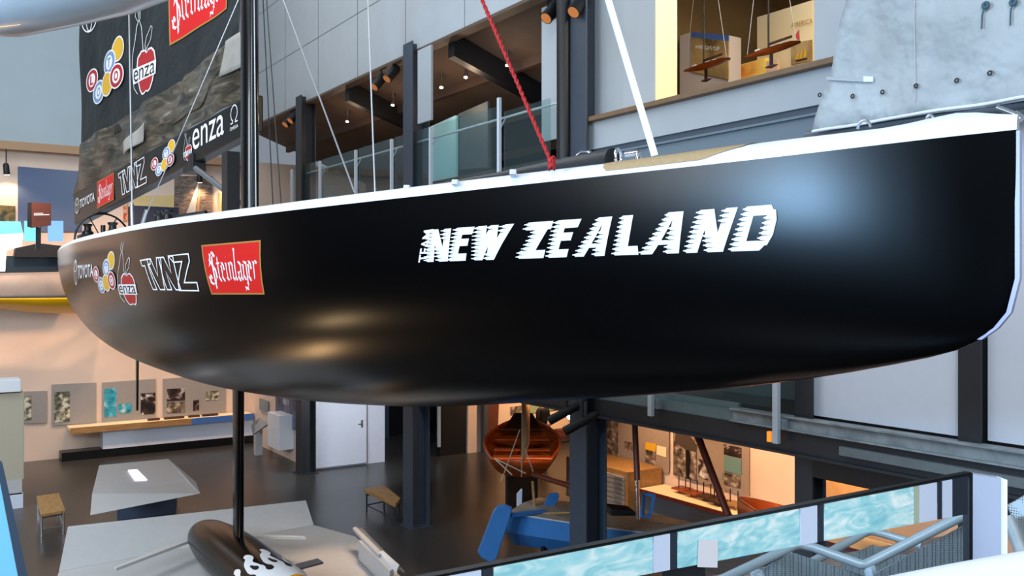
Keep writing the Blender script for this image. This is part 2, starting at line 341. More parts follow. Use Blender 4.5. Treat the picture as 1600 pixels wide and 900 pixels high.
# upper bulkhead wall (hung grey panels) and window wall
mb = MB(); mb.box((WX, 11.35, 10.05), (WX+.15, FY-.06, 17)); struct(mb.build('wall_bulkhead', 'grey'))
mb = MB()
for y in (12.4, 14.9, 17.4, 19.9, 22.4, 24.9, 27.4): mb.box((WX-.004, y, 10.05), (WX+.001, y+.012, 17))
for z in (11.6, 13.4): mb.box((WX-.004, 11.35, z), (WX+.001, FY-.1, z+.012))
struct(mb.build('trim_panel_seam', 'dark'))
mb = MB(); mb.box((WX-.05, 11.35, 10.0), (WX+.2, FY-.45, 10.06)); struct(mb.build('trim_bulkhead_edge', mat('brown edge', (92, 74, 60), .6)))
g = MB(); g.box((WX+.12, 10.33, 7.7), (WX+.26, 11.3, 17)); g.box((WX+.05, 9.62, 7.7), (WX+.26, 10.33, 17)); g.box((WX+.05, 1.2, 7.7), (WX+.26, 6.87, 17)); g.box((WX+.05, 6.87, 10.9), (WX+.26, 9.62, 17))
struct(g.build('wall_window', 'grey'))
struct(MB().box((WX-.16, 1.2, 7.64), (WX+.3, 11.45, 7.71)).build('trim_sill', mat('sill oak', (126, 98, 70), .6, noise=.1, nscale=5), bevel=.006))
struct(MB().box((WX-.03, 1.2, 7.22), (WX+.12, 11.3, 7.64)).build('trim_parapet', 'grey'))
mb = MB(); mb.box((WX+.0, 1.2, 7.12), (WX+.11, 11.3, 7.22)); struct(mb.build('trim_shadow_gap', mat('slate gap', (70, 80, 92), .6)))
mb = MB(); mb.box((WX-.05, 1.2, 6.72), (WX+.11, 11.3, 7.1)); mb.box((WX-.1, 1.2, 7.09), (WX+.11, 11.3, 7.12)); struct(mb.build('trim_upper_beam', mat('blue grey beam', (112, 126, 136), .6)))
# room behind the window: cream reveal, ceiling, end walls
struct(MB().box((WX+.3, 11.35, 7.25), (13.9, 11.5, 12)).build('wall_room_left', mat('room brown wall', (112, 88, 54), .8, noise=.25, nscale=1)))
struct(MB().box((WX+.051, 9.6, 7.71), (9.37, 9.619, 11.5)).build('wall_reveal', 'cream'))
struct(MB().box((9.17, 9.62, 7.25), (9.37, 11.35, 12)).build('wall_reveal_return', 'cream'))
struct(MB().box((WX+.26, 1.3, 7.25), (13.9, 1.5, 12)).build('wall_room_right', 'cream'))
struct(MB().box((13.9, 1.3, 7.25), (14.1, 11.5, 12)).build('wall_room_back', mat('room olive wall', (112, 92, 54), .8, noise=.2)))
mb = MB(); mb.slab([(WX+.26, 1.5, 11.8), (13.9, 1.5, 10.3), (13.9, 11.35, 10.3), (WX+.26, 11.35, 11.8)], (0, 0, .1)); 
struct(mb.build('ceiling_room', mat('room timber ceiling', (150, 124, 84), .8, noise=.2)))
# sloping roof soffit of upper gallery
mb = MB(); mb.slab([(WX+.16, 11.55, 10.2), (15.5, 11.55, 7.9), (15.5, FY-.1, 7.9), (WX+.16, FY-.1, 10.2)], (0, 0, .12))
struct(mb.build('ceiling_gallery', mat('brown timber soffit', (92, 74, 60), .8, noise=.15, nscale=2)))
struct(MB().box((14.6, 11.3, 7.25), (14.8, 22, 10)).build('wall_gallery_back', mat('dark brown wall', (50, 40, 36), .8)))
mb = MB()
for y in (20.8, 15.6, 12.2):
    mb.slab([(WX+.17, y, 10.18), (14.5, y, 8.24), (14.5, y, 7.9), (WX+.17, y, 9.7)], (0, .24, 0))
struct(mb.build('trim_rafter', 'darker'))
mb = MB()
for x in (10.4, 11.9, 13.3): z = 10.2-(x-WX-.16)*.36; mb.box((x, 11.55, z-.2), (x+.12, FY-.2, z))
struct(mb.build('trim_purlin', mat('brown purlin', (84, 64, 52), .7)))

# ------------------------------------------------------------------ THE YACHT
BY = 2.16                                       # y of the bow
LEN = 24.2
bf = pchip([0, .08, .3, 1.32, 3.4, 5.95, 9.6, 13, 16, 18, 21, 24.2], [.012, .04, .12, .40, .93, 1.57, 2.09, 2.17, 2.02, 1.83, 1.45, .95])
shf = pchip([0, 1.32, 3.4, 6, 9.6, 13, 18, 24.2], [.725, .70, .685, .66, .655, .655, .67, .70])
zbf = pchip([0, .04, .1, .18, .3, .5, 1.47, 3.4, 6, 9, 12, 15, 18, 21, 24.2], [.03, -.13, -.205, -.265, -.325, -.385, -.60, -.90, -1.24, -1.47, -1.58, -1.56, -1.4, -.95, -.2])
nf = pchip([0, 2, 6, 12, 15, 24.2], [2.6, 2.3, 2.1, 2.05, 2.1, 2.2])
def half(d, z):                                 # half breadth at distance d from the bow, height z (eye relative)
    b, sh, zb, n = bf(d), shf(d), zbf(d), nf(d)
    t = min(max((sh-z)/(sh-zb), 0), 1)
    return b*max(1-t**n, 0)**(1/n)
def hull_pt(y, z, off=0):                       # starboard side, z eye relative
    d = y-BY; e = .02
    h = half(d, z); hy = (half(d+e, z)-half(d-e, z))/(2*e) if d > e else 0; hz = (half(d, z+e)-half(d, z-e))/(2*e)
    n = Vector((-1, hy*-1*-1*-1 if False else -hy, -hz)); 
    # surface x = C0-h(y,z): gradient of (C0-h-x) = (-1, -hy, -hz)
    n.normalize(); return Vector((C0-h, y, EYE+z))+n*off
def hull_hit(u, v):
    r = ray(u, v); s = 2.0; f0 = None
    while s < 26:
        p = r*s; d = p.y-BY
        if 0 <= d <= LEN and zbf(d) < p.z < shf(d)+.02:
            f = p.x-(C0-half(d, p.z))
            if f0 is not None and f0 < 0 <= f:
                a, b = s-.02, s
                for _ in range(30):
                    m = (a+b)/2; q = r*m
                    if q.x-(C0-half(q.y-BY, q.z)) < 0: a = m
                    else: b = m
                q = r*a; return (q.y, q.z)
            f0 = f
        s += .02
    return None
def hq(*px):
    out = []
    for p in px:
        h = hull_hit(*p); 
        if h is None: print('MISS', p); h = (20, .2)
        out.append(h)
    return out
yacht = thing('racing_yacht', (C0, 14, EYE-1.5), 'long black racing yacht hull hung in the hall, with white deck edge and sponsor logos', 'yacht')
ds = [0, .02, .05, .09, .14, .2, .3, .45, .65, .9]+[1.2+.4*i for i in range(58)]; ds = [d for d in ds if d < LEN]+[LEN]
NS = 36
rows = []
for d in ds:
    sh, zb, b, n = shf(d), zbf(d), bf(d), nf(d); r = []
    for i in range(2*NS+1):
        a = math.pi*i/(2*NS)-math.pi/2        # -90..90
        c, s_ = math.cos(a), math.sin(a)
        x = b*math.copysign(abs(s_)**(2/n), s_); z = sh-(sh-zb)*abs(c)**(2/n)
        r.append(Vector((C0+x, BY+d, EYE+z)))
    rows.append(r)
mb = MB(); mb.grid(rows); mb.add(rows[-1], [tuple(range(len(rows[-1])))])
hull = mb.build('hull', 'hull', yacht, smooth=True)
# deck: rounded white gunwale and cambered deck
prof = [(0, 0), (.004, .025), (.02, .05), (.045, .07), (.09, .085), (.15, .097)]
def deck_pt(d, side, w, k):                    # w: inward distance along edge profile index (float), k camber fraction beyond
    b, sh = bf(d), shf(d)+EYE; sc = min(1, b/.16)
    i = min(int(w), len(prof)-2); t = w-i
    px = (prof[i][0]*(1-t)+prof[i+1][0]*t)*sc; pz = (prof[i][1]*(1-t)+prof[i+1][1]*t)*(.6+.4*sc)*(1+.1*math.exp(-d/4)+.12*math.exp(-((d-1.3)/.6)**2)+.36*math.exp(-((d-.26)/.2)**2))
    x = b-px
    if k > 0: pz += k*.05*min(1, b); x *= (1-k)
    return Vector((C0+side*x, BY+d, sh+pz))
rows = []
for d in ds:
    r = [deck_pt(d, -1, w_, 0) for w_ in range(6)]+[deck_pt(d, -1, 5, k) for k in (.35, .7, 1)]+[deck_pt(d, 1, 5, k) for k in (.7, .35)]+[deck_pt(d, 1, w_, 0) for w_ in range(5, -1, -1)]
    rows.append(r)
deck = MB().grid(rows).build('deck', 'deck', yacht, smooth='all')
# tan patch over the edge
r = []
for i in range(25):
    t = i/24; d = 1.36+t*.95; lo = 1.0+(2.2*max(0, (.22-t)/.22))+ (2.5*max(0, (t-.93)/.07))
    r.append([deck_pt(d, -1, lo+(5-lo)*j/6, 0)+Vector((-.003, 0, .004)) for j in range(7)]+[deck_pt(d, -1, 5, .3*min(1, 8*(1-t)))+Vector((0, 0, .004))])
tag(MB().grid(r).build('nonslip_patch', 'tan', deck, smooth='all'), 'tan non-slip patch')
# stem strip
mb = MB(); pts = [(d_, zbf(d_)) for d_ in (.18, .1, .04, 0)]+[(0, z) for z in (.1, .3, .5, .72)]
rows = []
for d_, z in pts:
    y = BY+d_-.012; rows.append([Vector((C0-.014, y+.02, EYE+z)), Vector((C0-.010, y, EYE+z-.0)), Vector((C0+.010, y, EYE+z)), Vector((C0+.014, y+.02, EYE+z))])
tag(MB().grid(rows).build('stem_strip', mat('stem strip', (178, 184, 220), .35), hull, smooth=True), 'pale stem strip')
# --- lettering
HS = lambda a, b, off: hull_pt(a, b, off)
def scan(q, t0, t1):                            # stroke quad q = (bx0,bx1,tx0,tx1,y0,y1)
    bx0, bx1, tx0, tx1, y0, y1 = q
    a, b = max(t0, y0), min(t1, y1)
    if b-a < (t1-t0)*.35: return None
    g = lambda t, p, r_: p+(r_-p)*(t-y0)/(y1-y0)
    return (g(a, bx0, tx0), g(a, bx1, tx1), g(b, bx0, tx0), g(b, bx1, tx1), a, b)
LET = {
 'N': [(0, .31, 0, .31, 0, 1), (.69, 1, .69, 1, 0, 1), (.6, .95, .05, .38, 0, 1)],
 'E': [(0, .42, 0, .4, 0, 1), (.1, .97, .1, .93, 0, .22), (.1, .88, .1, .86, .44, .66), (.1, .98, .1, 1, .78, 1)],
 'W': [(.0, .34, -.02, .24, 0, 1), (.02, .34, .36, .58, 0, 1), (.5, .82, .34, .56, 0, 1), (.5, .84, .76, 1, 0, 1)],
 'Z': [(0, 1, 0, 1, 0, .24), (.02, .5, .5, .98, 0, 1), (.02, 1, .05, 1, .78, 1)],
 'A': [(-.02, .3, .34, .68, 0, 1), (.68, 1, .6, 1, 0, 1), (.25, .9, .3, .9, .22, .33)],
 'L': [(0, .5, 0, .6, 0, 1), (.1, 1, .1, .95, 0, .25)],
 'D': [(0, .32, 0, .3, 0, 1), (.1, .7, .1, .8, 0, .11), (.1, .8, .1, .86, .11, .22), (.1, .86, .1, .76, .89, 1), (.1, .93, .1, .87, .78, .89), (.64, .86, .68, .97, .11, .34), (.68, .97, .7, 1, .34, .67), (.7, 1, .7, .93, .67, .89)]}
ZP = lambda x, y: (600+x*.4125, 300+y*.4127)
def vb(x): return 265-.0348*(x-165)
def vt(x): return 143-.0736*(x-180)
LETS = [('N', 165, 243, 178, 256), ('E', 250, 312, 278, 345), ('W', 345, 432, 360, 495), ('Z', 512, 605, 545, 643), ('E', 625, 695, 660, 750), ('A', 725, 836, 790, 866),
        ('L', 875, 965, 905, 972), ('A', 975, 1118, 1050, 1136), ('N', 1145, 1285, 1200, 1342), ('D', 1315, 1470, 1375, 1500)]
ROWS = 9
for ch, bl, br, tl, tr in LETS:
    A = Art(); gaps = []
    for r_ in range(ROWS):
        t0, t1 = r_/ROWS, (r_+1)/ROWS; h = t1-t0; got = [q+(k_,) for k_, q in enumerate(scan(q, t0, t1) for q in LET[ch]) if q]
        for q in got:
            A.poly([(q[0], q[4]), (q[1], q[4]), (q[3], q[5]), (q[2], q[5])], 'lw~%d' % q[6])
        for q in got:
            xl = (q[0]+q[2])/2
            inside = any(o is not q and min(o[0], o[2]) < xl-.06 < max(o[1], o[3]) for o in got)
            wd = 90/(br-bl)
            if not inside:
                tm = (t0+t1)/2
                A.poly([(xl-.15*wd, tm-h*.12), (xl-.07*wd, tm-h*.15), (xl+.03, t0+h*.06), (xl+.03, t1-h*.06), (xl-.07*wd, tm+h*.15), (xl-.15*wd, tm+h*.12)], 'lw~7')
            # black hairline between the bars, fading towards the right of each stroke
            if r_ and min(q[1], q[3])-max(q[0], q[2]) > .1 and not inside:
                gaps.append([(q[0]-.01, t0-h*.1), (q[0]+.6*min(.32, q[1]-q[0]), t0), (q[0]-.01, t0+h*.1)])
    for g_ in gaps: A.poly(g_, 'ink')
    A.build('letter_%s' % ch.lower(), hull, hq(ZP(bl, vb(bl)), ZP(br, vb(br)), ZP(tr, vt(tr)), ZP(tl, vt(tl))), HS, nx=4, ny=5, step=.0036, base=.003)
A = Art(); vs, fs = font2d('TEAM', bold=.02); xm = max(v[0] for v in vs); ym = max(v[1] for v in vs)
A.L.append(([(1-v[1]/ym, v[0]/xm) for v in vs], fs, 'lw'))
A.build('team_lettering', hull, hq((654, 410), (668, 409), (678, 358), (663, 360)), HS, nx=2, ny=6)
# --- logo drawings
def art_toyota(em='lw'):
    A = Art(); A.ell
    for cx, cy, rx, ry in ((.12, .5, .11, .48), (.12, .5, .04, .46), (.12, .74, .085, .2)):
        A.stroke([(cx+rx*math.cos(2*math.pi*i/28), cy+ry*math.sin(2*math.pi*i/28)) for i in range(28)], .022, 'lw', closed=True, wy=.1)
    return A.text('TOYOTA', .27, .22, 1, .78, 'lw', bold=.02)
def art_emblem():
    A = Art()
    for cx, cy, rx, ry in ((.5, .5, .46, .48), (.5, .5, .18, .46), (.5, .7, .38, .22)):
        A.stroke([(cx+rx*math.cos(2*math.pi*i/36), cy+ry*math.sin(2*math.pi*i/36)) for i in range(36)], .09, 'lw', closed=True)
    return A
def art_balls(ring='lw'):
    A = Art()
    B = [(.84, .80, 'yel', 'yel', ''), (.64, .64, 'lb', 'lw', 'T'), (.15, .5, 'dred', 'lw', 'L'), (.36, .22, 'lb', 'lw', 'O'), (.6, .28, 'yel', 'yel', ''), (.84, .34, 'dred', 'lw', 'O')]
    for cx, cy, c, k, t in B:
        A.ell(cx, cy, .16, .215, ring); A.ell(cx, cy, .138, .19, c)
        if k != c: A.ell(cx, cy, .085, .125, k)
        if t: A.text(t, cx-.045, cy-.085, cx+.045, cy+.085, 'dred' if c == 'dred' else 'lb', bold=.03)
    return A
def art_apple():
    A = Art()
    def appl(cx, cy, sx, sy): return [(cx+sx*x, cy+sy*y) for x, y in ((0, .86), (.18, 1), (.5, 1.0), (.82, .78), (.95, .4), (.86, -.1), (.7, -.6), (.5, -.92), (.3, -1), (.1, -.93), (-.1, -1), (-.35, -.98), (-.6, -.72), (-.84, -.2), (-.93, .3), (-.84, .74), (-.5, 1.0), (-.18, 1))]
    pear = [(.28, .12), (.12, .2), (.05, .36), (.1, .52), (.2, .66), (.26, .8), (.34, .86), (.42, .78), (.46, .64), (.5, .5)]
    A.stroke(pear, .035, 'lw', wy=.014)
    A.stroke([(.3, .84), (.2, .9), (.24, .98), (.32, .92), (.33, .84), (.36, .93), (.42, 1.0), (.38, .86)], .025, 'lw', wy=.01)
    A.poly(appl(.62, .31, .4, .23), 'lw'); A.poly(appl(.62, .31, .355, .212), 'dred')
    A.stroke([(.6, .5), (.56, .58), (.6, .66), (.8, .76), (.86, .74), (.78, .62), (.64, .56), (.6, .5)], .03, 'lw', wy=.012)
    A.poly([(.1, .235), (1.0, .235), (1.02, .385), (.1, .385)], 'lw')
    A.text('enza', .13, .25, .96, .365, 'ink', bold=.0); return A
def art_tvnz(bgm='ink'):
    A = Art(); w, h = .016, .05
    for pts in ([(0, .9), (.23, .93), (.22, .78), (.165, .77), (.245, .02), (.155, .02), (.09, .74), (.03, .73)],
                [(.155, .93), (.24, .93), (.335, .42), (.36, .95), (.445, .95), (.41, .02), (.315, .02)],
                [(.405, .95), (.5, .95), (.6, .5), (.585, .97), (.665, .97), (.71, .02), (.62, .02), (.505, .55), (.545, .02), (.455, .02)],
                [(.585, .98), (.92, 1), (.93, .8), (.80, .22), (1, .22), (1, 0), (.68, 0), (.69, .2), (.81, .80), (.67, .79)]):
        A.stroke(pts, w*2, 'lw~%d' % len(A.L), closed=True, wy=h*1.6)
    return A
GL = {'S': (.95, [[(.85, 1.45), (.6, 1.72), (.3, 1.6), (.2, 1.25), (.45, .95), (.75, .65), (.8, .25), (.5, -.1), (.15, -.22)], [(.15, -.22), (-.12, -.12), (-.18, .2), (0, .32), (.12, .12)], [(.5, 1.5), (.42, -.5)], [(.2, 1.2), (.05, .9)]]),
 't': (.45, [[(.12, 1.35), (.12, .15), (.25, 0), (.4, .12)], [(-.05, 1), (.36, 1)]]),
 'e': (.5, [[(.08, .45), (.36, .66), (.3, .9), (.18, 1), (.06, .8), (.06, .15), (.2, 0), (.42, .18)]]),
 'i': (.32, [[(0, .85), (.1, .95), (.1, .12), (.24, 0)], [(.08, 1.3), (.16, 1.36)]]),
 'n': (.62, [[(0, .85), (.1, .95), (.1, .05)], [(.15, .8), (.34, 1), (.46, .88), (.46, .12), (.6, 0)]]),
 'l': (.32, [[(0, 1.62), (.1, 1.75), (.1, .12), (.24, 0)]]),
 'a': (.58, [[(.05, .85), (.22, 1), (.4, .86), (.4, .12), (.54, 0)], [(.4, .55), (.1, .42), (.07, .15), (.2, 0), (.4, .15)]]),
 'g': (.55, [[(.42, .9), (.22, 1), (.06, .82), (.06, .2), (.22, .05), (.42, .22)], [(.42, 1), (.42, -.2), (.3, -.5), (.1, -.42), (.02, -.6)]]),
 'r': (.5, [[(0, .85), (.1, .95), (.1, .05)], [(.15, .8), (.33, 1), (.45, .88)]])}
def art_beer():
    A = Art(); A.poly([(0, 0), (1, 0), (1, 1), (0, 1)], 'gold'); A.poly([(.022, .03), (.978, .03), (.978, .97), (.022, .97)], 'red')
    x = .35; tot = sum(GL[c][0]+.06 for c in 'Steinlager')+.35; sx = .9/tot; sy = .34
    for c in 'Steinlager':
        wd, ss = GL[c]
        for st in ss: A.nib([((x+p[0])*sx+.05, .28+p[1]*sy*(1 if c != 'S' else .95)) for p in st], .055*sx if c != 'S' else .085*sx, .05*sy, 'lw')
        x += wd+.06
    return A
art_toyota().build('sponsor_logo', hull, hq((117, 446), (147, 440), (146, 404), (116, 406)), HS, 'car maker emblem and wordmark, gold white')
art_balls().build('sponsor_logo', hull, hq((150, 457), (186, 461), (180, 392), (146, 400)), HS, 'cluster of overlapping lottery balls', step=.0005)
art_apple().build('sponsor_logo', hull, hq((190, 484), (224, 486), (208, 374), (186, 376)), HS, 'red apple with white band reading enza', nx=5, ny=6)
art_tvnz().build('sponsor_logo', hull, hq((230, 453), (311, 454), (303, 396), (219, 402)), HS, 'white outlined broadcaster letters')
art_beer().build('sponsor_logo', hull, hq((331, 460), (414, 460), (408, 375), (315, 383)), HS, 'red gold-edged label in white blackletter')
# --- keel fin
def foil(p0, p1, chord0, chord1, th, n=14):
    rows = []
    for i in range(9):
        t = i/8; c = chord0*(1-t)+chord1*t; p = p0.lerp(p1, t); r = []
        for j in range(2*n):
            a = 2*math.pi*j/(2*n); xx = math.cos(a)*.5; yy = math.sin(a)*.5*(.75+.25*math.cos(a)) ; r.append(p+Vector((yy*th, -xx*c, 0)))
        rows.append(r)
    mb = MB(); mb.grid(rows, closed=True); mb.add(rows[-1], [tuple(range(2*n))]); mb.add(rows[0], [tuple(range(2*n))]); return mb
KY = 14.2
fin = foil(Vector((C0, KY, EYE-1.45)), Vector((C0, KY, EYE-3.98)), .5, .42, .15).build('keel_fin', 'hull', yacht, smooth=True)
# bulb
def BT(t): return 1 if t < .5 else max(.02, (1-((t-.5)/.5)**2.4*.5)*math.sqrt(max(0, 1-max(0, (t-.86)/.14)**2)))
BZ = EYE-4.33; rows = []
for i in range(33):
    t = i/32; y = 11.3+(16.55-11.3)*t; rr = .47*min(1, math.sqrt(max(0, t/.22*(2-t/.22))) if t < .22 else 1)*BT(t)
    rows.append([Vector((C0+math.cos(a)*rr, y, BZ-.05*t+math.sin(a)*rr*.82)) for a in [2*math.pi*j/28 for j in range(28)]])
mb = MB(); mb.grid(rows, closed=True)
bulb = mb.build('keel_bulb', 'hull', yacht, smooth='all')
def bulb_s(a, b, off):                         # a along y, b angle
    t = (a-11.3)/(5.25); rr = .47*min(1, math.sqrt(max(0, t/.22*(2-t/.22))) if t < .22 else 1)*BT(t)+off
    return Vector((C0+math.cos(b)*rr, a, BZ-.05*t+math.sin(b)*rr*.82))
fl = Art()
def chaikin(p, n=2):
    for _ in range(n): p = [q for a, b in zip(p, p[1:]+p[:1]) for q in ((a[0]*.75+b[0]*.25, a[1]*.75+b[1]*.25), (a[0]*.25+b[0]*.75, a[1]*.25+b[1]*.75))]
    return p
fl.poly([(0, 0), (1, 0), (1, .56), (0, .56)], 'lw')
for i in range(7):
    x = i/7; w9 = 1/7; k = (1, .7, .9)[i % 3]; Q = lambda *t: [(x+a*w9, .5+b*k*.5) for a, b in t]
    fl.poly(chaikin(Q((0, -.1), (.95, -.1), (.85, .25), (.7, .5), (.95, .62), (1.0, .8), (.8, .98), (.55, .9), (.6, .75), (.3, .62), (.15, .35))), 'lw')
for i in range(7):
    x = i/7; w9 = 1/7; Q = lambda *t: [(x+a*w9, .52+b*.3) for a, b in t]
    fl.poly(chaikin(Q((-.1, .25), (.1, .3), (.12, 0), (.3, -.15), (.25, -.42), (0, -.48), (-.14, -.3), (-.02, -.1))), 'ink')
    fl.poly(chaikin(Q((.42, .5), (.55, .5), (.62, .3), (.75, .2), (.7, 0), (.5, -.02), (.42, .15))), 'ink')
fl.poly(chaikin([(0, -.0), (1, -.0), (1.02, .16), (.9, .26), (.78, .12), (.62, .24), (.45, .14), (.3, .26), (.14, .12), (0, .16)], 1), 'flame')
fl.build('flame_painting', bulb, [(11.6, math.pi*1.15), (11.6, -math.pi*.15), (13.3, -math.pi*.15), (13.3, math.pi*1.15)], bulb_s, 'white and yellow painted flames', nx=36, ny=8, base=.004)
for sx, tip in ((-1, (2.66, 15.1, .63)), (1, (5.75, 15.1, .63))):
    a = Vector((C0+sx*.3, 16.1, BZ-.15)); b = Vector(tip); c = Vector((0, .17, 0))
    mb = MB(); mb.hexa([a-c*.6, b-c*.3, b+c*.3, a+c*.6], [q+Vector((0, 0, .05)) for q in (a-c*.6, b-c*.3, b+c*.3, a+c*.6)])
    mb.build('winglet', mat('winglet pale', (214, 212, 208), .4), bulb, bevel=.006)
mb = MB(); a = Vector((C0+.42, 13.5, BZ-.12)); b = Vector((5.5, 13.75, .62)); c = Vector((0, .12, 0)); mb.hexa([a-c, b-c, b+c, a+c], [q+Vector((0, 0, .03)) for q in (a-c, b-c, b+c, a+c)])
mb.build('trim_tab', 'blue_grey', bulb)
# rudder
foil(Vector((C0, 21.8, EYE-.7)), Vector((C0, 21.8, EYE-2.87)), .42, .16, .06).build('rudder', 'hull', yacht, smooth=True)
# mast
mx, my = C0, 13.6
def oval(cx, cy, z0, z1, rx, ry, n=20):
    mb = MB(); rr = [[Vector((cx+rx*math.cos(2*math.pi*j/n), cy+ry*math.sin(2*math.pi*j/n), z)) for j in range(n)] for z in (z0, z1)]
    mb.grid(rr, closed=True); mb.add(rr[1], [tuple(range(n))]); return mb
mast = oval(mx, my, EYE+.6, 20, .125, .21).build('mast', 'carbon', yacht, smooth=True)
mb = MB(); mb.box((mx-.03, my-.225, EYE+1.2), (mx+.02, my-.2, 16))
mb.build('mast_track', mat('grey fittings', (40, 41, 44), .5), mast)
MB().box((mx-.18, my+.55, EYE+.7), (mx+.02, my+.85, EYE+2.1)).build('mast_jack', 'darker', yacht)
# boom: from mast to its aft end, swung out to starboard
bm0 = Ps(392, 183, 14.1); bm1 = Ps(114, 332, 20.6)
g0t, g0b = Ps(392, 146, 14.1), Ps(392, 206, 14.1); g1t, g1b = Ps(114, 303, 20.6), Ps(116, 352, 20.6)
bd = (g1t-g0t); bd.z = 0; bd.normalize(); bn = Vector((-bd.y, bd.x, 0))
if bn.x > 0: bn = -bn
th = -bn*.22
mb = MB(); mb.hexa([g0b, g1b, g1b+th, g0b+th], [g0t, g1t, g1t+th, g0t+th])
boom = mb.build('boom', 'black', yacht, bevel=.03)
L = (Vector((g1t.x-g0t.x, g1t.y-g0t.y, 0))).length
def plane_s(a, b, off): return Vector((g0t.x, g0t.y, 0))+bd*a+Vector((0, 0, b))+bn*off
def plane_hit(u, v, o=0):
    r = ray(u, v); p0 = Vector((g0t.x, g0t.y, EYE))+bn*o-O; s = p0.dot(bn)/r.dot(bn); p = O+r*s
    return ((p-Vector((g0t.x, g0t.y, 0))).dot(bd), p.z)
pq = lambda *px: [plane_hit(*p) for p in px]
def bline(u, f): # boom face pixel at fraction f up the face
    t = (u-114)/(392-114); lo = 352+(206-352)*t; hi = 303+(146-303)*t; return (u, lo+(hi-lo)*f)
def bqd(u0, u1, f0, f1): return pq(bline(u0, f0), bline(u1, f0), bline(u1, f1), bline(u0, f1))
art_toyota().build('sponsor_logo', boom, bqd(117, 148, .3, .8), plane_s, 'white car maker wordmark')
art_beer().build('sponsor_logo', boom, bqd(152, 178, .12, .95), plane_s, 'small red blackletter label')
art_tvnz().build('sponsor_logo', boom, bqd(185, 229, .12, .9), plane_s, 'outlined broadcaster letters')
art_balls().build('sponsor_logo', boom, bqd(237, 274, .1, .95), plane_s, 'lottery ball cluster')
art_apple().build('sponsor_logo', boom, bqd(286, 300, .05, .95), plane_s, 'small red apple')
Art().text('enza', 0, 0, 1, 1, 'lw').build('enza_lettering', boom, bqd(301, 350, .32, .88), plane_s, 'white enza lettering')
A = Art(); A.stroke([(.5+.42*math.cos(a), .6+.4*math.sin(a)) for a in [(-70+320*i/20-0)*math.pi/180+0 for i in range(21)]][::1], .13, 'lw')
A = Art(); A.stroke([(.1, .28), (.36, .28), (.36, .36)]+[(.5+.36*math.cos(a), .66+.32*math.sin(a)) for a in [math.radians(240-i*15) for i in range(21)]]+[(.64, .36), (.64, .28), (.9, .28)], .1, 'lw')
A.text('OMEGA', .05, 0, .95, .14, 'lw')
A.build('omega_lettering', boom, bqd(359, 373, .3, .95), plane_s, 'white omega sign')
pqs = lambda *px: [plane_hit(*p, o=-.1) for p in px]
# mainsail: vertical cloth above boom with soft ripples
sw = 30; sh_ = 26
def sail_pt(u, v, amp=.03): 
    a, z = plane_hit(u, v, -.1); p = plane_s(a, z, -.1); rip = math.sin(a*2.1+z*1.7)*.5+math.sin(a*4.3-z*3.1)*.3; return p-bn*(amp*rip)
def sail_patch(name, m, corners, amp=.03, nx=60, ny=48, parent=None, off=0, label=None):
    (bl, br, tr, tl) = corners; rows = []
    for i in range(ny+1):
        y = i/ny; r = []
        for j in range(nx+1):
            x = j/nx
            u = (bl[0]*(1-x)+br[0]*x)*(1-y)+(tl[0]*(1-x)+tr[0]*x)*y; v = (bl[1]*(1-x)+br[1]*x)*(1-y)+(tl[1]*(1-x)+tr[1]*x)*y
            r.append(sail_pt(u, v, amp)+bn*off)
        rows.append(r)
    o = MB().grid(rows).build(name, m, parent, smooth='all', solid=.004, fix=False)
    if label: o['label'] = label
    return o
sail = sail_patch('mainsail', 'bsail', [(127, 240), (372, 96), (392, -160), (124, -60)], parent=yacht)
clear_s = sail_patch('sail_foot', 'clear', [(118, 306), (390, 150), (391, 60), (127, 226)], parent=sail, amp=.09, off=.03, label='clear brownish film foot of the sail')
sail_patch('sail_foot', 'clear', [(266, 196), (318, 168), (388, 50), (290, 118)], parent=sail, amp=.07, off=.05, nx=14, ny=14, label='clear film panel of the sail foot')
sail_patch('film_fold', 'film2', [(200, 243), (232, 222), (237, 193), (198, 224)], parent=sail, amp=.1, off=.09, nx=8, ny=6, label='bright folded film patch')
sail_patch('film_fold', 'film2', [(352, 122), (388, 104), (386, 52), (362, 66)], parent=sail, amp=.05, off=.09, nx=8, ny=6, label='bright folded film patch')
def sail_s(a, b, off): 
    rip = math.sin(a*2.1+b*1.7)*.5+math.sin(a*4.3-b*3.1)*.3; return plane_s(a, b, -.1)-bn*(.03*rip)+bn*(off+.012)
art_balls().build('sail_logo', sail, pqs((136, 172), (195, 146), (196, 52), (137, 88)), sail_s, 'faded lottery ball cluster', nx=12, ny=10)
art_apple().build('sail_logo', sail, pqs((204, 172), (245, 150), (244, 2), (205, 12)), sail_s, 'apple with enza band', nx=12, ny=14)
art_beer().build('sail_logo', sail, pqs((268, 72), (356, 14), (362, -70), (262, -30)), sail_s, 'red label with blackletter', nx=14, ny=14)
art_emblem().build('sail_logo', sail, pqs((128, 55), (154, 46), (154, -2), (129, 8)), sail_s, 'white oval emblem', nx=8, ny=8)
# vang and boom bracket
v0, v1 = Ps(306, 263, 15.6), Ps(383, 322, 14.1)
mb = MB(); mb.tube([v0, v0.lerp(v1, .62)], .05); mb.tube([v0.lerp(v1, .6), v1], .035); mb.build('boom_vang', mat('grey strut', (92, 94, 96), .4), yacht, smooth=True)
q = Ps(298, 252, 15.9); MB().box((q.x-.05, q.y-.25, q.z-.2), (q.x+.2, q.y+.35, q.z+.12)).build('vang_bracket', 'darker', yacht, bevel=.02)
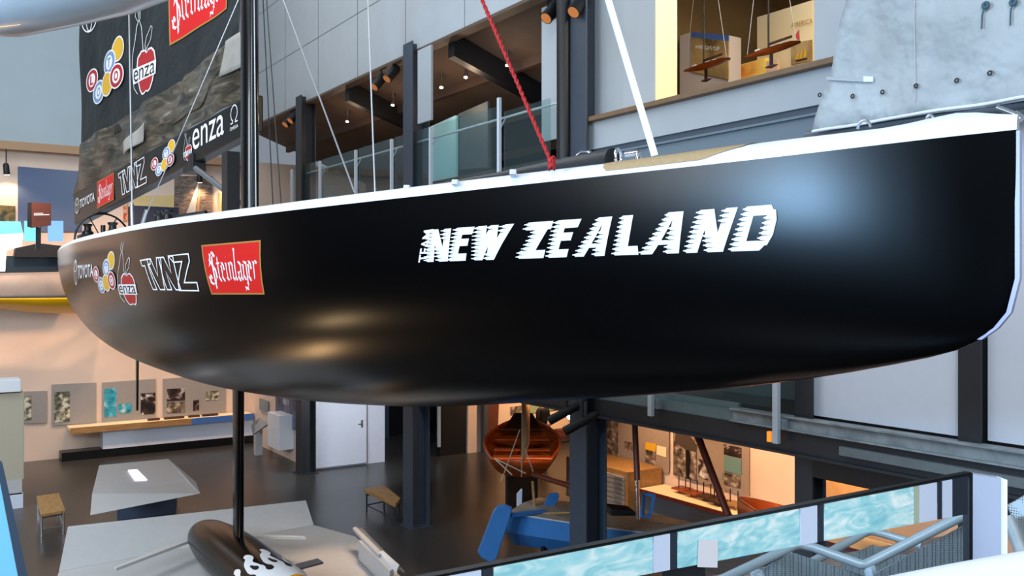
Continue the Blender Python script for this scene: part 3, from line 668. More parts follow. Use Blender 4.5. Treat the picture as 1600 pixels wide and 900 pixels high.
# deck fittings aft: wheel, pedestal, winches, rails
def ring(c, r, ax, n=40, a0=0, a1=360, tube_r=.02):
    ax = Vector(ax).normalized(); e = Vector((0, 0, 1)); s1 = ax.cross(e).normalized()
    return [c+s1*math.cos(math.radians(a0+(a1-a0)*i/n))*r+e*math.sin(math.radians(a0+(a1-a0)*i/n))*r for i in range(n+(0 if a1-a0 == 360 else 1))]
wc = Ps(161, 377, 19.5)
mb = MB(); mb.tube(ring(wc, .6, (.25, -1, 0)), .022, n=8, closed=True)
for a in range(0, 180, 60):
    rr = ring(wc, .6, (.25, -1, 0), n=6); mb.tube([rr[a//60], rr[a//60+3]], .012, n=6)
wheel = mb.build('steering_wheel', 'black', yacht, smooth=True)
MB().tube([wc-Vector((0, 0, .9)), wc+Vector((0, 0, .35))], .05).build('wheel_pedestal', 'black', yacht, smooth=True)
mb = MB(); mb.box(wc+Vector((-.5, -.4, .03)), wc+Vector((.9, .1, .12))); mb.build('cockpit_bar', 'darker', yacht)
def winch(p):
    mb = MB(); n = 16; pr = [(.12, 0), (.12, .05), (.08, .08), (.07, .16), (.1, .2), (.1, .23), (0.01, .24)]
    mb.grid([[Vector(p)+Vector((r_*math.cos(2*math.pi*j/n), r_*math.sin(2*math.pi*j/n), z)) for j in range(n)] for r_, z in pr], closed=True)
    return mb.build('winch', 'black', yacht, smooth=True)
for u, v, s in ((137, 366, 20), (249, 352, 15.8), (262, 350, 15.2), (176, 365, 18.5)): winch(Ps(u, v, s))
mb = MB(); mb.tube([Ps(228, 355, 16), Ps(232, 348, 16), Ps(245, 345, 15.8), Ps(262, 348, 15.6)], .025); mb.tube([Ps(275, 338, 15.6), Ps(322, 331, 14.6)], .025)
mb.build('deck_track', 'black', yacht, smooth=True)
# furled sail roll on fore deck with chrome hoop
a, b = Ps(958, 250, 6.25), Ps(640, 299, 8.1)
MB().tube([a, a.lerp(b, .15), a.lerp(b, .5), b], [.085, .075, .045, .025], n=16).build('sail_roll', mat('black bag', (14, 15, 18), .5, bump=.3, bscale=12), yacht, smooth=True)
c = Ps(966, 246, 6.0)
mb = MB(); mb.tube([c+Vector((.05*math.cos(t), .03*math.cos(t), .055*math.sin(t))) for t in [2*math.pi*i/20 for i in range(20)]], .011, n=8, closed=True)
mb.tube([c+Vector((.03, -.03, .02)), c+Vector((.09, -.09, .03))], .022); mb.tube([c+Vector((.09, -.09, .03)), c+Vector((.1, -.1, -.03))], .022); mb.build('shackle', 'chrome', yacht, smooth=True)
c = Ps(909, 238, 6.5); mb = MB(); mb.tube([c+Vector((-.03, .05, -.04)), c, c+Vector((.03, -.05, 0)), c+Vector((.05, -.1, -.05))], .012); mb.build('deck_hook', 'chrome', yacht, smooth=True)
for u, v, s, sc in ((797, 269, 6.2, 1), (632, 292, 7.1, .7), (707, 284, 6.6, .8)):
    c = Ps(u, v+2, s); mb = MB(); dv = Vector((.1, .14, -.0)).normalized()
    mb.slab([c-dv*.13*sc-Vector((0, 0, .02)), c+dv*.13*sc-Vector((0, 0, .02)), c+dv*.05*sc+Vector((0, 0, .022)), c-dv*.06*sc+Vector((0, 0, .022))], (.04, -.02, 0)); mb.build('deck_pad', 'deck', deck, bevel=.004)
for u, v, s in ((1350, 200, 4.75), (1453, 186, 4.6)):
    c = Ps(u, v, s); mb = MB(); R_ = .038 if u < 1400 else .018
    mb.tube([c+Vector((.0, R_*math.cos(t), R_*math.sin(t))) for t in [math.pi*i/12 for i in range(13)]], .008, n=8); mb.build('pad_eye', 'steel', deck, smooth=True)
# stays
def stay(p, q, r, m, nm='stay', lab=None):
    o = MB().tube([p, q], r, n=8).build(nm, m, yacht, smooth=True)
    if lab: o['label'] = lab
    return o
stay(Ps(554, 300, 8.7), Ps(380, -170, 13), .009, 'wire'); stay(Ps(586, 302, 8.2), Ps(545, -800, 8.4), .008, 'wire')
stay(Ps(207, 352, 14), Ps(190, -700, 14.4), .014, 'wire'); stay(Ps(222, 350, 15), Ps(394, -50, 14), .009, 'wire')
stay(Ps(440, 330, 11), Ps(415, -20, 13.4), .008, 'dwire'); stay(Ps(427, 330, 12.6), Ps(410, -20, 13.5), .008, 'dwire')
stay(Ps(386, 328, 13.6), Ps(391, -20, 13.6), .010, 'green_l', lab='thin green halyard')
stay(Ps(400, 327, 13.3), Ps(397, -20, 13.3), .01, 'wire')
for a_, b_ in (((207, 352, 14), (206, 318, 14)), ((222, 350, 15), (229, 328, 14.95))): MB().tube([Ps(*a_), Ps(*b_)], .03).build('turnbuckle', 'steel', yacht, smooth=True)
# red rope with knot
p, q = Ps(862, 256, 5.9), Ps(562, -450, 6.9); d_ = (q-p)
mb = MB(); N_ = 300
for ph in (0, math.pi):
    mb.tube([p+d_*(i/N_)+Vector((math.cos(i*.9+ph), math.sin(i*.9+ph), 0))*.007 for i in range(N_+1)], .009, n=6)
for i in range(5): mb.tube([p+Vector((.018*math.cos(t+i), .018*math.sin(t+i), .012*i-.02+.02*math.sin(t*2))) for t in [2*math.pi*j/14 for j in range(14)]], .009, n=6, closed=True)
tag(mb.build('red_rope', 'rope', smooth='all'), 'thick red rope knotted to the yacht deck edge and running up', 'rope')
mb = MB(); mb.bar(Ps(1023, 243, 5.9), Ps(840, -370, 6.6), .045, .012, up=(.6, .8, 0)); tag(mb.build('support_strap', 'white'), 'broad white webbing strap rising from the foredeck', 'strap')

# ------------------------------------------------------------------ spot lamps
def fixture(p, tgt, label, glow='lampglow', size=1.0, grp='small track spotlights', stem=.25, ln=1, lamp=None, m='darker', arm=None):
    p = Vector(p); t = thing('spotlight', p, label, 'spotlight', grp); d = (Vector(tgt)-p).normalized()
    MB().tube([p-d*.13*size*ln, p-d*.1*size*ln, p+d*.1*size*ln], [.03*size, .055*size, .06*size], n=14).build('lamp_body', m, t, smooth=True)
    MB().tube([p+d*.1*size*ln, p+d*(.1*size*ln+.006)], .05*size, n=14).build('lens', glow, t)
    MB().tube([p-d*.05*size, p-d*.05*size+Vector((0, 0, stem))], .012*size, n=8).build('bracket', m, t, smooth=True)
    if arm: MB().tube([p-d*.05*size+Vector((0, 0, stem)), Vector((arm[0], arm[1], p.z+stem))], .02, n=8).build('arm', m, t)
    if lamp: spot('spot_light', p+d*.16*size, tgt, *lamp)
def soff(x): return 10.2-(x-WX-.16)*.359
for i, (u, v, x) in enumerate(((543, 186, 11.2), (614, 160, 10.6), (690, 132, 10.9), (728, 116, 11.6), (793, 97, 10.4))):
    r_ = ray(u, v); x = (10.2+9.06*.359-.28-EYE)/(r_.z/r_.x+.359); p = Px(u, v, x); lp = bpy.data.lights.new('soffit_fill', 'POINT'); lp.energy = 15; lp.color = (1, .72, .5); lp.shadow_soft_size = .1; lo_ = bpy.data.objects.new('soffit_fill', lp); COL.objects.link(lo_); lo_.location = p+Vector((-.2, -.3, -.5))  # point lights are added fill that lifts the dark soffit
    fixture(p, p+Vector((-.25, -.3, -1)), ['small lit spotlight left of the first rafter', 'small lit spotlight beside the hanging grey panel', 'small lit spotlight, lower of the middle pair', 'small lit spotlight, upper of the middle pair', 'small lit spotlight behind the red rope'][i],
            stem=max(.1, soff(p.x)-p.z), grp='small spotlights under the gallery roof', m='steel', size=.8, lamp=(22, (1, .7, .5), 110))
# black track heads clipped on bulkhead edge
for u, v, s, lab in ((612, 115, 16.8, 'black track spotlight under the bulkhead beside the grey hanging panel'), (592, 128, 17.4, 'black track spotlight, lower on the rail left of hanging panel'),
                     (452, 188, 21.5, 'black track spotlight under the bulkhead behind the mast'), (460, 182, 21, 'second black track spotlight behind the mast'),
                     (862, 18, 12.2, 'large black tube spotlight at the top above the white post'), (905, 8, 11.6, 'black spotlight with warm lens on top of round column')):
    p = Px(u, v, 8.86 if u < 900 else 8.65); fixture(p, p+Vector((-.7, -.1, -.75)), lab, glow='lampwarm', size=1.9, stem=max(.1, 10.03-p.z) if u < 900 else .3, grp='black track spotlights')
for u, v, s, lab in ((880, 646, 9.0, 'black tube spotlight under the hull, left of column'), (905, 662, 8.9, 'black tube spotlight on front of column under hull')):
    p = Py(u, v, s+2.2 if u < 900 else 10.62); fixture(p, p-CR-Vector((0, 0, .5))-CF*.2, lab, glow='black', size=1.2, ln=2.1, stem=.3, grp='black tube spotlights by the column', arm=(8.75, 11.0))
p = Py(891, 649, 11.5); fixture(p, O+Vector((2, 2, -1)), 'glaring white round spotlight between two black tubes', size=1.3, stem=.3, grp='spotlight at column', arm=(8.75, 11.1))

# ------------------------------------------------------------------ upper glass balustrade
XB = 8.78
def by(u, x=XB): r = ray(u, 300); return x*r.y/r.x
bal = thing('glass_balustrade', (XB, 16, 7.25), 'frameless glass balustrade with white posts along the upper gallery', 'balustrade')
pus = (456, 500, 556, 612, 673, 780, 887)
for u in pus:
    y = by(u); top = 8.46 if u > 700 else 8.3
    mb = MB(); mb.box((XB-.03, y-.035, 6.95), (XB+.03, y+.035, top)); 
    mb.build('post', 'alu', bal, bevel=.004)
    mb = MB(); mb.tube([(XB, y, 7.85), (XB+.13, y, 8.1)], .012, n=6); mb.build('rail_bracket', 'alu', bal)
for a, b in zip(pus[:-1], pus[1:]):
    ya, yb = by(a), by(b)
    if a == 780: continue
    MB().box((XB+.035, yb+.06, 7.0), (XB+.05, ya-.06, 8.33)).build('glass_pane', 'glass', bal)
MB().tube([(XB+.14, by(887), 8.12), (XB+.14, by(456), 8.12)], .022).build('handrail', 'alu', bal, smooth=True)
MB().box((XB+.035, 12.0, 7.0), (XB+.05, 13.4, 8.2)).build('glass_pane', 'glass', bal)
# grey hanging panels and round column
MB0 = MB().box((WX-.13, 16.02, 8.45), (WX-.08, 16.6, 9.98)); tag(MB0.build('acoustic_panel', 'grey', bevel=.004), 'long grey hanging panel beside the slate column above the glass rail', 'panel', 'grey hanging panels')
tag(MB().box((WX+.28, 12.1, 7.6), (WX+.34, 12.75, 9.95)).build('acoustic_panel', 'grey', bevel=.004), 'long grey hanging panel behind the red rope', 'panel', 'grey hanging panels')
tag(MB().tube([(WX-.25, 11.4, 7.0), (WX-.25, 11.4, 13)], .12, n=20).build('round_column', 'darker', smooth=True), 'round black pipe column at the end of the grey window wall', 'column')
# lit cyan door-like screen in upper gallery
p0, p1 = Px(672, 262, 10.2), Px(712, 262, 10.2)
tag(MB().slab([p0+Vector((0, 0, -.6)), p1+Vector((0, 0, -.6)), Px(712, 180, 10.2), Px(672, 198, 10.2)], (.06, 0, 0)).build('light_screen', mat('cyan lit panel', (120, 168, 178), .5, emit=.35)), 'pale cyan glowing panel behind the upper glass rail', 'light panel')
tag(MB().slab([Px(712, 265, 10.3), Px(762, 262, 10.3), Px(762, 158, 10.3), Px(716, 178, 10.3)], (.06, 0, 0)).build('screen_panel', mat('dim teal panel', (56, 76, 82), .5)), 'dim teal partition panel beside the cyan glowing panel', 'panel')
# warm lit corner at the upper left end
spot('spot_light', (11.0, 27.4, 9.6), (11.5, 29.2, 8), 160, WARM, 120)
tag(MB().box((11.3, 28.6, 7.25), (12.1, 28.9, 8.5)).build('display_case', 'off', bevel=.01), 'pale display case in the warm lit corner behind the mast', 'display case')

# ------------------------------------------------------------------ window room: models and pictures
def model_yacht(u, v, x, ln, lab, flag=False):
    c = Px(u, v, x); t = thing('model_yacht', c, lab, 'model boat', 'model yachts hanging in the window')
    rows = []
    for i in range(15):
        f = i/14; b = .11*math.sin(math.pi*min(1, f*.62+.02))**.8*ln if f < .98 else .03; y = c.y+(f-.5)*-ln; rows.append([Vector((c.x+b*s_, y+(0), c.z+.05*ln-(.075*ln*(1-s_*s_))*math.sin(math.pi*(f*.9+.06)))) for s_ in (-1, -.8, -.5, 0, .5, .8, 1)])
    mb = MB(); mb.grid(rows); mb.build('hull', 'varnish', t, smooth=True, fix=True)
    mb = MB(); mb.grid([[r[0]+Vector((0, 0, .006)), r[3]*0+Vector(((r[0].x+r[-1].x)/2, r[0].y, r[0].z+.012)), r[-1]+Vector((0, 0, .006))] for r in rows]); mb.build('deck', 'ink', t)
    MB().bar((c.x, c.y, c.z-.02), (c.x, c.y, c.z-.2*ln), .02, .05*ln).build('keel_fin', 'ink', t)
    MB().tube([(c.x, c.y+.11*ln, c.z-.2*ln), (c.x, c.y, c.z-.2*ln), (c.x, c.y-.12*ln, c.z-.2*ln)], [.006, .03, .006]).build('keel_bulb', 'dkwood', t, smooth=True)
    MB().tube([(c.x, c.y+.05*ln, c.z+.04), (c.x, c.y+.05*ln, c.z+3)], .014, n=8).build('mast', 'ink', t)
    MB().tube([(c.x, c.y+.03*ln, c.z+.13*ln), (c.x, c.y-.36*ln, c.z+.15*ln)], .02, n=8).build('boom', 'dkwood', t)
    if flag: MB().slab([(c.x, c.y-.47*ln, c.z+.07*ln), (c.x, c.y-.5*ln, c.z+.07*ln), (c.x, c.y-.49*ln, c.z+.22*ln), (c.x, c.y-.42*ln, c.z+.14*ln)], (.006, 0, 0)).build('flag', 'dred', t)
    for k in (-.25, -.1, .2): MB().box((c.x-.04, c.y+k*ln, c.z+.055*ln), (c.x+.04, c.y+(k+.07)*ln, c.z+.09*ln)).build('cabin_top', 'off', t)
    for dy in (-.45, .45): MB().tube([(c.x, c.y+dy*ln, c.z+.05), (c.x, c.y+.05*ln, c.z+2.6)], .004, n=5).build('stay', 'wire', t)
model_yacht(1103, 106, 10.2, .95, 'hanging model racing yacht, left one in the bright window')
model_yacht(1205, 82, 10.2, .98, 'hanging model racing yacht with red flag, right one in window', True)
pic_gold = ramp_mat('golden sail picture', [(.3, (90, 70, 40)), (.5, (170, 140, 90)), (.7, (220, 196, 150))], nscale=1.5, rough=.6)
t = thing('exhibit_board', Px(1100, 150, 11), 'tall exhibit board with blue band and pale title in the window room', 'display panel')
x = 11.0
def pan(nm, m, px, par, xx, th=.05): return MB().slab([Px(u, v, xx) for u, v in px], (th, 0, 0)).build(nm, m, par)
pan('board', mat('lilac board', (190, 178, 176), .7), ((1062, 262), (1138, 240), (1138, 55), (1080, 50), (1062, 56)), t, x, .3)
pan('photo', pic_gold, ((1080, 112), (1138, 124), (1138, 64), (1080, 58)), t, x-.03, .02); pan('blue_band', mat('blue band', (62, 92, 160), .6), ((1080, 58), (1138, 64), (1138, 55), (1080, 50)), t, x-.03, .02)
Art().text("AMERICA'S CUP", 0, 0, 1, 1, 'lw').build('title', t, [((1086), 76), (1124, 79), (1124, 73), (1086, 70)], lambda a, b, o: Px(a, b, x-.05-o))
def wy(u, v, y=1.52): return Py(u, v, y)
t = thing('wall_panel', Py(1225, 60, 3.4), 'cream wall board with pale lettering and schooner photo in window', 'display panel')
def pany(nm, m, px, par, yy, th=.06): return MB().slab([Px(u, v, yy) for u, v in px], (th, 0, 0)).build(nm, m, par)
x2 = 12.2
pany('board', 'cream', ((1183, 140), (1270, 140), (1270, 0), (1183, 27)), t, x2); pany('schooner_photo', pic_gold, ((1236, 101), (1268, 95), (1268, 62), (1236, 68)), t, x2-.04, .02)
Art().text('AMERICA', 0, 0, 1.3, 1, 'gold').build('title', t, [(1236, 44), (1262, 38), (1262, 30), (1236, 36)], lambda a, b, o: Px(a, b, x2-.05-o))
A = Art(); A.poly([(0, 0), (.25, 0), (.3, .8)], 'yel').poly([(.3, 0), (.55, 0), (.6, .95)], 'yel').poly([(.62, .05), (.9, .1), (.85, 1)], 'yel').poly([(0, -.1), (1, -.02), (.9, -.15), (.1, -.2)], 'ink')
A.build('schooner', t, [(1242, 93), (1262, 90), (1262, 73), (1242, 76)], lambda a, b, o: Px(a, b, x2-.045-o))
tag(pany('display_case', ramp_mat('orange case', [(.35, (200, 90, 20)), (.6, (226, 190, 90))], scale=(1, 1, 3), nscale=1.2, emit=.25), ((1138, 245), (1196, 225), (1196, 90), (1138, 106)), None, 11.6, .25), 'yellow and orange lit display case with half model in window', 'display case')
tag(pany('banner', mat('peach banner', (214, 176, 150), .7), ((1197, 225), (1214, 220), (1214, 92), (1197, 96)), None, 11.5, .06), 'narrow peach panel behind the right model yacht', 'panel')
area('room_lamps', (11.0, 7, 10.6), (11.2, 7, 7), 2.5, 5, 260, (1, .80, .52))
spot('spot_light', (9.15, 7.2, 9.8), (9.15, 9.6, 8.9), 240, (1, .9, .68), 80)

# ------------------------------------------------------------------ white sail and boom at the top right
XS = 7.0
def ws(u, v, off=0):
    p = Px(u, v, XS); rp = math.sin(p.y*5+p.z*2.2)*.5+math.sin(p.y*2.3-p.z*4.1)*.5; p.x += .035*rp+.02*math.sin(p.y*9-p.z*6)*math.sin(p.y*2+p.z)-off; return p
t = thing('hanging_sail', Px(1440, 200, XS), 'large creased white sail with grommets, above the bow', 'sail')
rows = []
for i in range(25):
    f = i/24; r = []
    for j in range(33):
        g = j/32; vb_ = 207-(g*60)-math.sin(g*math.pi)*2; ul = 1272+136*f; u = ul*(1-g)+1680*g; v = vb_*(1-f)+(-330)*f
        r.append(ws(u, v))
    rows.append(r)
MB().grid(rows).build('sailcloth', 'wsail', t, smooth='all', solid=.006, fix=False)
mb = MB(); mb.tube([ws(1274+t_*9.5, 206-t_*1.55-math.sin(t_/40*math.pi)*2, .012) for t_ in range(41)], .014, n=8); mb.build('bolt_rope', 'white', t, smooth=True)
mb = MB()
for u, v in ((1285, 149), (1331, 150), (1380, 144), (1435, 135), (1496, 126), (1550, 115)): c = ws(u, v, .03); mb.tube([c+Vector((0, .016*math.cos(a), .016*math.sin(a))) for a in [2*math.pi*i/12 for i in range(12)]], .006, n=6, closed=True)
mb.build('grommets', 'dwire', t)
mb = MB(); mb.slab([ws(1292, 120, .02), ws(1355, 122, .02), ws(1355, 128, .02), ws(1291, 125, .02)], (-.006, 0, 0)); mb.build('batten_pocket', 'grey', t)
mb = MB(); mb.slab([ws(1350, 119, .024), ws(1365, 120, .024), ws(1365, 128, .024), ws(1350, 128, .024)], (-.006, 0, 0)); mb.build('batten_pocket', 'white', t)
mb = MB(); mb.tube([ws(1432-0*i, 160-i*10, .012) for i in range(19)], .004, n=5); mb.build('seam', 'off', t)
for u, v in ((1545, 10), (1585, 4)):
    c = ws(u, v, .04); mb = MB(); mb.tube([c+Vector((0, .02*math.cos(a), .02*math.sin(a))) for a in [2*math.pi*i/12 for i in range(12)]], .014, n=8, closed=True); mb.tube([c, ws(u-5, v+14, .03), ws(u-5, v+36, .03)], .007, n=6)
    mb.build('telltale', mat('teal tag', (60, 90, 104), .6), t)
tag(MB().tube([Px(1262, 213, XS+.12), Px(1500, 176, XS+.12), Px(1660, 150, XS+.12)], .06, n=14).build('spar', mat('grey spar', (92, 100, 108), .4), smooth=True), 'grey horizontal spar under the foot of the white sail', 'spar')
mb = MB(); mb.tube([Px(1558, 168, 6.8), Px(1585, 178, 6.8)], .02); mb.tube([Px(1585, 178, 6.8), Px(1597, 186, 6.8)], .03); tag(mb.build('rigging_shackle', 'steel', smooth=True), 'steel shackle hanging beside the bow tip under the sail', 'shackle')
# translucent white hull at top left
rows = []
axp = [(-260, -10, .1), (-120, 30, .45), (-30, -58, .62), (70, -75, .62), (160, -92, .56), (230, -104, .42), (270, -106, .15)]
sp = [Ps(-260, -60, 6), Ps(-120, -58, 6), Ps(0, -62, 6), Ps(90, -80, 6), Ps(160, -96, 6), Ps(240, -120, 6), Ps(320, -150, 6), Ps(360, -160, 6)]
mb = MB(); mb.tube(sp, [.3, .46, .5, .5, .5, .48, .36, .05], n=36)
t = mb.build('suspended_hull', mat('pale translucent hull', (222, 228, 232), .25, noise=.08, nscale=3, coat=.3), smooth=True); tag(t, 'pale smooth hull bottom hanging in the top left corner', 'boat')

# ------------------------------------------------------------------ far wall exhibits
def onfar(u, v, d=.0): return Py(u, v, FY-d)
def fpan(nm, m, px, par=None, d=.06, th=.05): return MB().slab([onfar(u, v, d) for u, v in px], (0, th, 0)).build(nm, m, par)
pic = [ramp_mat('photo ships', [(.35, (20, 22, 30)), (.5, (110, 110, 90)), (.62, (220, 214, 190))], nscale=6, rough=.5), ramp_mat('photo teal', [(.35, (16, 110, 140)), (.55, (60, 170, 190)), (.7, (220, 235, 235))], nscale=5, rough=.5),
       ramp_mat('photo dark', [(.4, (14, 14, 22)), (.55, (70, 46, 40)), (.68, (230, 225, 220))], nscale=4, rough=.5), ramp_mat('photo sepia', [(.35, (40, 32, 28)), (.55, (130, 112, 96)), (.7, (200, 190, 176))], nscale=7, rough=.6)]
def board(lab, rect, pics, grp='grey text boards on the far wall'):
    (u0, v0, u1, v1, vr0, vr1) = rect
    t = thing('text_board', onfar((u0+u1)/2, vr1, .05), lab, 'display board', grp)
    fpan('board', 'panel', ((u0, v1), (u1, vr1), (u1, vr0), (u0, v0)), t)
    for a, b, c, d_, k in pics: fpan('photo', pic[k], ((a, d_), (c, d_-1.5), (c, b-1.5), (a, b)), t, d=.075, th=.012)
board('narrow grey text board at the far left by the beige cabinet', (38, 612, 73, 662, 611, 661), [(38, 620, 49, 657, 0)])
board('grey text board with two stacked boat photos, left end of row', (81, 601, 150, 665, 598, 661), [(85, 613, 109, 660, 0)])
board('grey text board with teal photo strip in middle of row', (160, 598, 243, 662, 592, 656), [(163, 608, 182, 652, 1), (185, 632, 206, 646, 1), (220, 615, 243, 648, 2)])
board('grey text board with white shoe photo, right end of row', (255, 592, 352, 655, 585, 648), [(261, 608, 289, 627, 2), (261, 629, 289, 646, 3), (302, 626, 311, 642, 2), (322, 612, 342, 626, 0)])
sh = thing('wall_shelf', onfar(240, 670, .3), 'long pale shelf under the text boards with blue end', 'shelf')
a, b = Py(109, 672, FY-.7), Py(372, 652, FY-.7)
mb = MB(); zt = a.z; mb.box((a.x, FY-.75, zt-.04), (9.15, FY-.06, zt+.05)); mb.build('shelf_top', 'cream', sh, bevel=.01)
mb = MB(); mb.box((a.x, FY-.77, zt-.12), (7.2, FY-.74, zt+.06)); mb.build('front_rail', 'oak', sh)
MB().box((7.2, FY-.77, zt-.12), (9.15, FY-.74, zt+.06)).build('front_rail', mat('shelf blue', (70, 120, 190), .6), sh)['label'] = 'blue front rail'
MB().box((a.x+.9, FY-.6, .25), (9.18, FY-.06, zt-.12)).build('cabinet_base', 'lilac', sh)
struct(MB().box((a.x-.2, FY-.6, 0), (9.18, FY-.05, .25)).build('baseboard_far', 'black'))
for u, k in ((240, .3), (272, .5), (303, .3), (328, .42)):
    c = Py(u, 655, FY-.45); mb = MB(); rows = [[Vector((c.x+(i/8-.5)*k*1.4, FY-.45+s_*.07*math.sin(math.pi*(i/8*.9+.05)), zt+.05+.09*(1-abs(s_)*.0)*(1 if abs(s_) > .5 else .3))) for s_ in (-1, -.5, 0, .5, 1)] for i in range(9)]
    mb.box((c.x-k*.6, FY-.52, zt+.05), (c.x+k*.6, FY-.4, zt+.12)); tag(mb.build('half_model', 'dkwood', bevel=.03), {240: 'small low brown model block at left of four on the long shelf', 272: 'brown model block under the shoe photo on long shelf', 303: 'brown model block third from left on long shelf', 328: 'longest dark brown model block at right on long shelf'}[u], 'model', 'half models on the long shelf')
# upper far wall: posters in gap under boom
def poster(nm, lab, m, px, d=.06, cat='poster', par=None): 
    o = fpan(nm, m, px, par, d=d)
    if par is None: tag(o, lab, cat)
    return o
bluegrad = ramp_mat('deep blue poster', [(.3, (40, 66, 112)), (.7, (120, 132, 150))], nscale=.35, rough=.6, detail=1)
poster('wall_poster', 'large blue poster behind the brown sign at far left', bluegrad, ((28, 362), (128, 362), (128, 268), (28, 260)))
poster('map_poster', 'small dark green map poster at the left picture edge', ramp_mat('map', [(.4, (20, 34, 28)), (.6, (120, 100, 40))], nscale=4, rough=.6), ((-8, 352), (24, 352), (24, 322), (-8, 320)))
t = thing('information_sign', Py(65, 360, 26), 'brown rectangular information sign standing before the blue poster', 'sign')
MB().slab([Py(u, v, 26) for u, v in ((50, 356), (80, 352), (80, 318), (50, 316))], (0, .1, 0)).build('sign_plate', 'brown', t); MB().slab([Py(u, v, 26.15) for u, v in ((43, 354), (50, 356), (50, 316), (43, 317))], (0, .1, 0)).build('sign_edge', 'darker', t)
MB().slab([Py(u, v, 26.1) for u, v in ((56, 390), (64, 390), (64, 355), (56, 355))], (0, .06, 0)).build('sign_post', 'darker', t)
Art().poly([(0, .3), (1, .2), (1, .45), (0, .6)], 'lw').poly([(0, .8), (.6, .75), (.6, .95), (0, 1)], 'lw').build('sign_text', t, [(53, 338), (77, 337), (77, 332), (53, 333)], lambda a, b, o: Py(a, b, 25.98-o))
boat_photo = ramp_mat('sea yacht photo', [(.35, (70, 62, 58)), (.6, (136, 120, 108)), (.75, (190, 160, 130))], scale=(1, 1, 4), nscale=5, rough=.6)
t = thing('photo_poster', onfar(302, 335, .05), 'tall photo poster of a yacht leaning at sea, under the boom', 'poster')
fpan('photo', boat_photo, ((273, 345), (332, 345), (332, 275), (273, 275)), t)
A = Art(); A.poly([(.2, 0), (.62, 1), (.5, .02)], 'off').poly([(.52, 0), (.66, .95), (.62, 0)], 'tan').poly([(0, .02), (.9, -.05), (.8, -.12), (.1, -.1)], 'ink'); A.build('sail_shape', t, [(280, 336), (330, 336), (330, 282), (280, 282)], lambda a, b, o: onfar(a, b, .075+o))
ycard = mat('pale yellow card', (232, 202, 140), .7)
poster('wall_card', 'wide pale yellow text card left of the yacht photo poster', ycard, ((205, 330), (272, 330), (272, 305), (208, 306)))
poster('wall_card', 'pale yellow text card right of the yacht photo poster', ycard, ((343, 332), (366, 332), (366, 300), (343, 300)))
poster('wall_card', 'tall narrow pale yellow card just left of the mast', ycard, ((386, 326), (398, 326), (398, 296), (386, 296)))
poster('photo_strip', 'narrow strip of small portraits left of the dark counter', ramp_mat('portraits', [(.4, (200, 40, 30)), (.6, (230, 190, 140))], nscale=7), ((193, 345), (199, 345), (199, 311), (193, 311)))
tag(MB().box((onfar(200, 340).x, FY-.6, 6.0), (onfar(272, 340).x, FY-.01, onfar(240, 325).z)).build('counter', 'navy', bevel=.01), 'dark navy counter behind the stern deck', 'counter')
for u, v, lb in ((10, 265, 'small lit spotlight at the far left under the ledge'), (312, 278, 'spotlight over the yacht photo poster'), (356, 276, 'spotlight near the dark mast jack')):
    p = Py(u, v, FY-.36); fixture(p, p+Vector((.1, .2, -1)), lb, size=1.4, stem=max(.1, 8.97-p.z), grp='spotlights under the far ledge', lamp=(60, WARM, 120))
# unseen warm lamps, without fixtures, wash the far wall
for i in range(5):
    x = -4+i*3.1; spot('spot_light', (x, FY-3.6, 8.6), (x, FY, 2.6), 700, (1, .62, .38), 95, .9, .15)
for i in range(4):
    x = -2+i*3.1; spot('spot_light', (x, FY-2.2, 4.4), (x, FY-.3, 1.2), 90, (1, .74, .52), 100, .9, .1)
# yellow-bottomed float hull by the far wall
t = thing('flying_boat', (-1.5, 27.6, EYE-.9), 'grey brown hull with bright yellow bottom mounted at the far left', 'boat')
def fy(u, v, y): return Py(u, v, y)
def band(nm, m, edge_t, edge_b, bulge, y0=27.2):
    rows = []
    for u in list(range(-300, 181, 24)):
        f = min(1, max(0, (190-u)/110))**.5; vt_ = edge_t(u); vb_ = edge_b(u); r = []
        for j in range(9):
            g = j/8; p = fy(u, vt_*(1-g)+vb_*g, y0); p.y += (.9*(1-f))+bulge(g)
            r.append(p)
        rows.append(r)
    return MB().grid(rows).build(nm, m, t, smooth='all', solid=.03)
band('hull_side', 'silver', lambda u: 427-.02*u, lambda u: 466-.01*u, lambda g: .25*(1-g)**2)
band('hull_bottom', 'yellow', lambda u: 466-.01*u, lambda u: 482+.12*max(0, u)-.0*u if u < 60 else 489+.03*(u-60), lambda g: .1*g+.9*g**3)
MB().slab([fy(-300, 430, 28), fy(130, 426, 28), fy(120, 400, 28), fy(-300, 400, 28)], (0, .5, 0)).build('upper_deck', mat('slate glass', (40, 52, 62), .2), t)
mb = MB(); mb.slab([fy(22, 402, 27.8), fy(100, 402, 27.8), fy(96, 384, 27.8), fy(60, 380, 27.8), (fy(24, 388, 27.8))], (0, .4, 0)); mb.build('cockpit', 'darker', t)
tag(MB().slab([fy(-40, 424, 27.9), fy(8, 424, 27.9), fy(10, 392, 27.9), fy(34, 384, 27.9), fy(36, 364, 27.9), fy(-40, 368, 27.9)], (0, .08, 0)).build('lit_window', mat('glaring window', (236, 244, 250), .5, emit=1.2)), 'glaring white window at the left picture edge', 'window')
tag(MB().slab([fy(-40, 368, 27.72), fy(36, 364, 27.72), fy(32, 346, 27.72), (fy(-40, 345, 27.72))], (0, .08, 0)).build('blue_screen', mat('cyan screen', (96, 190, 210), .4, emit=.5)), 'pale cyan screen strip above the glaring window', 'screen')
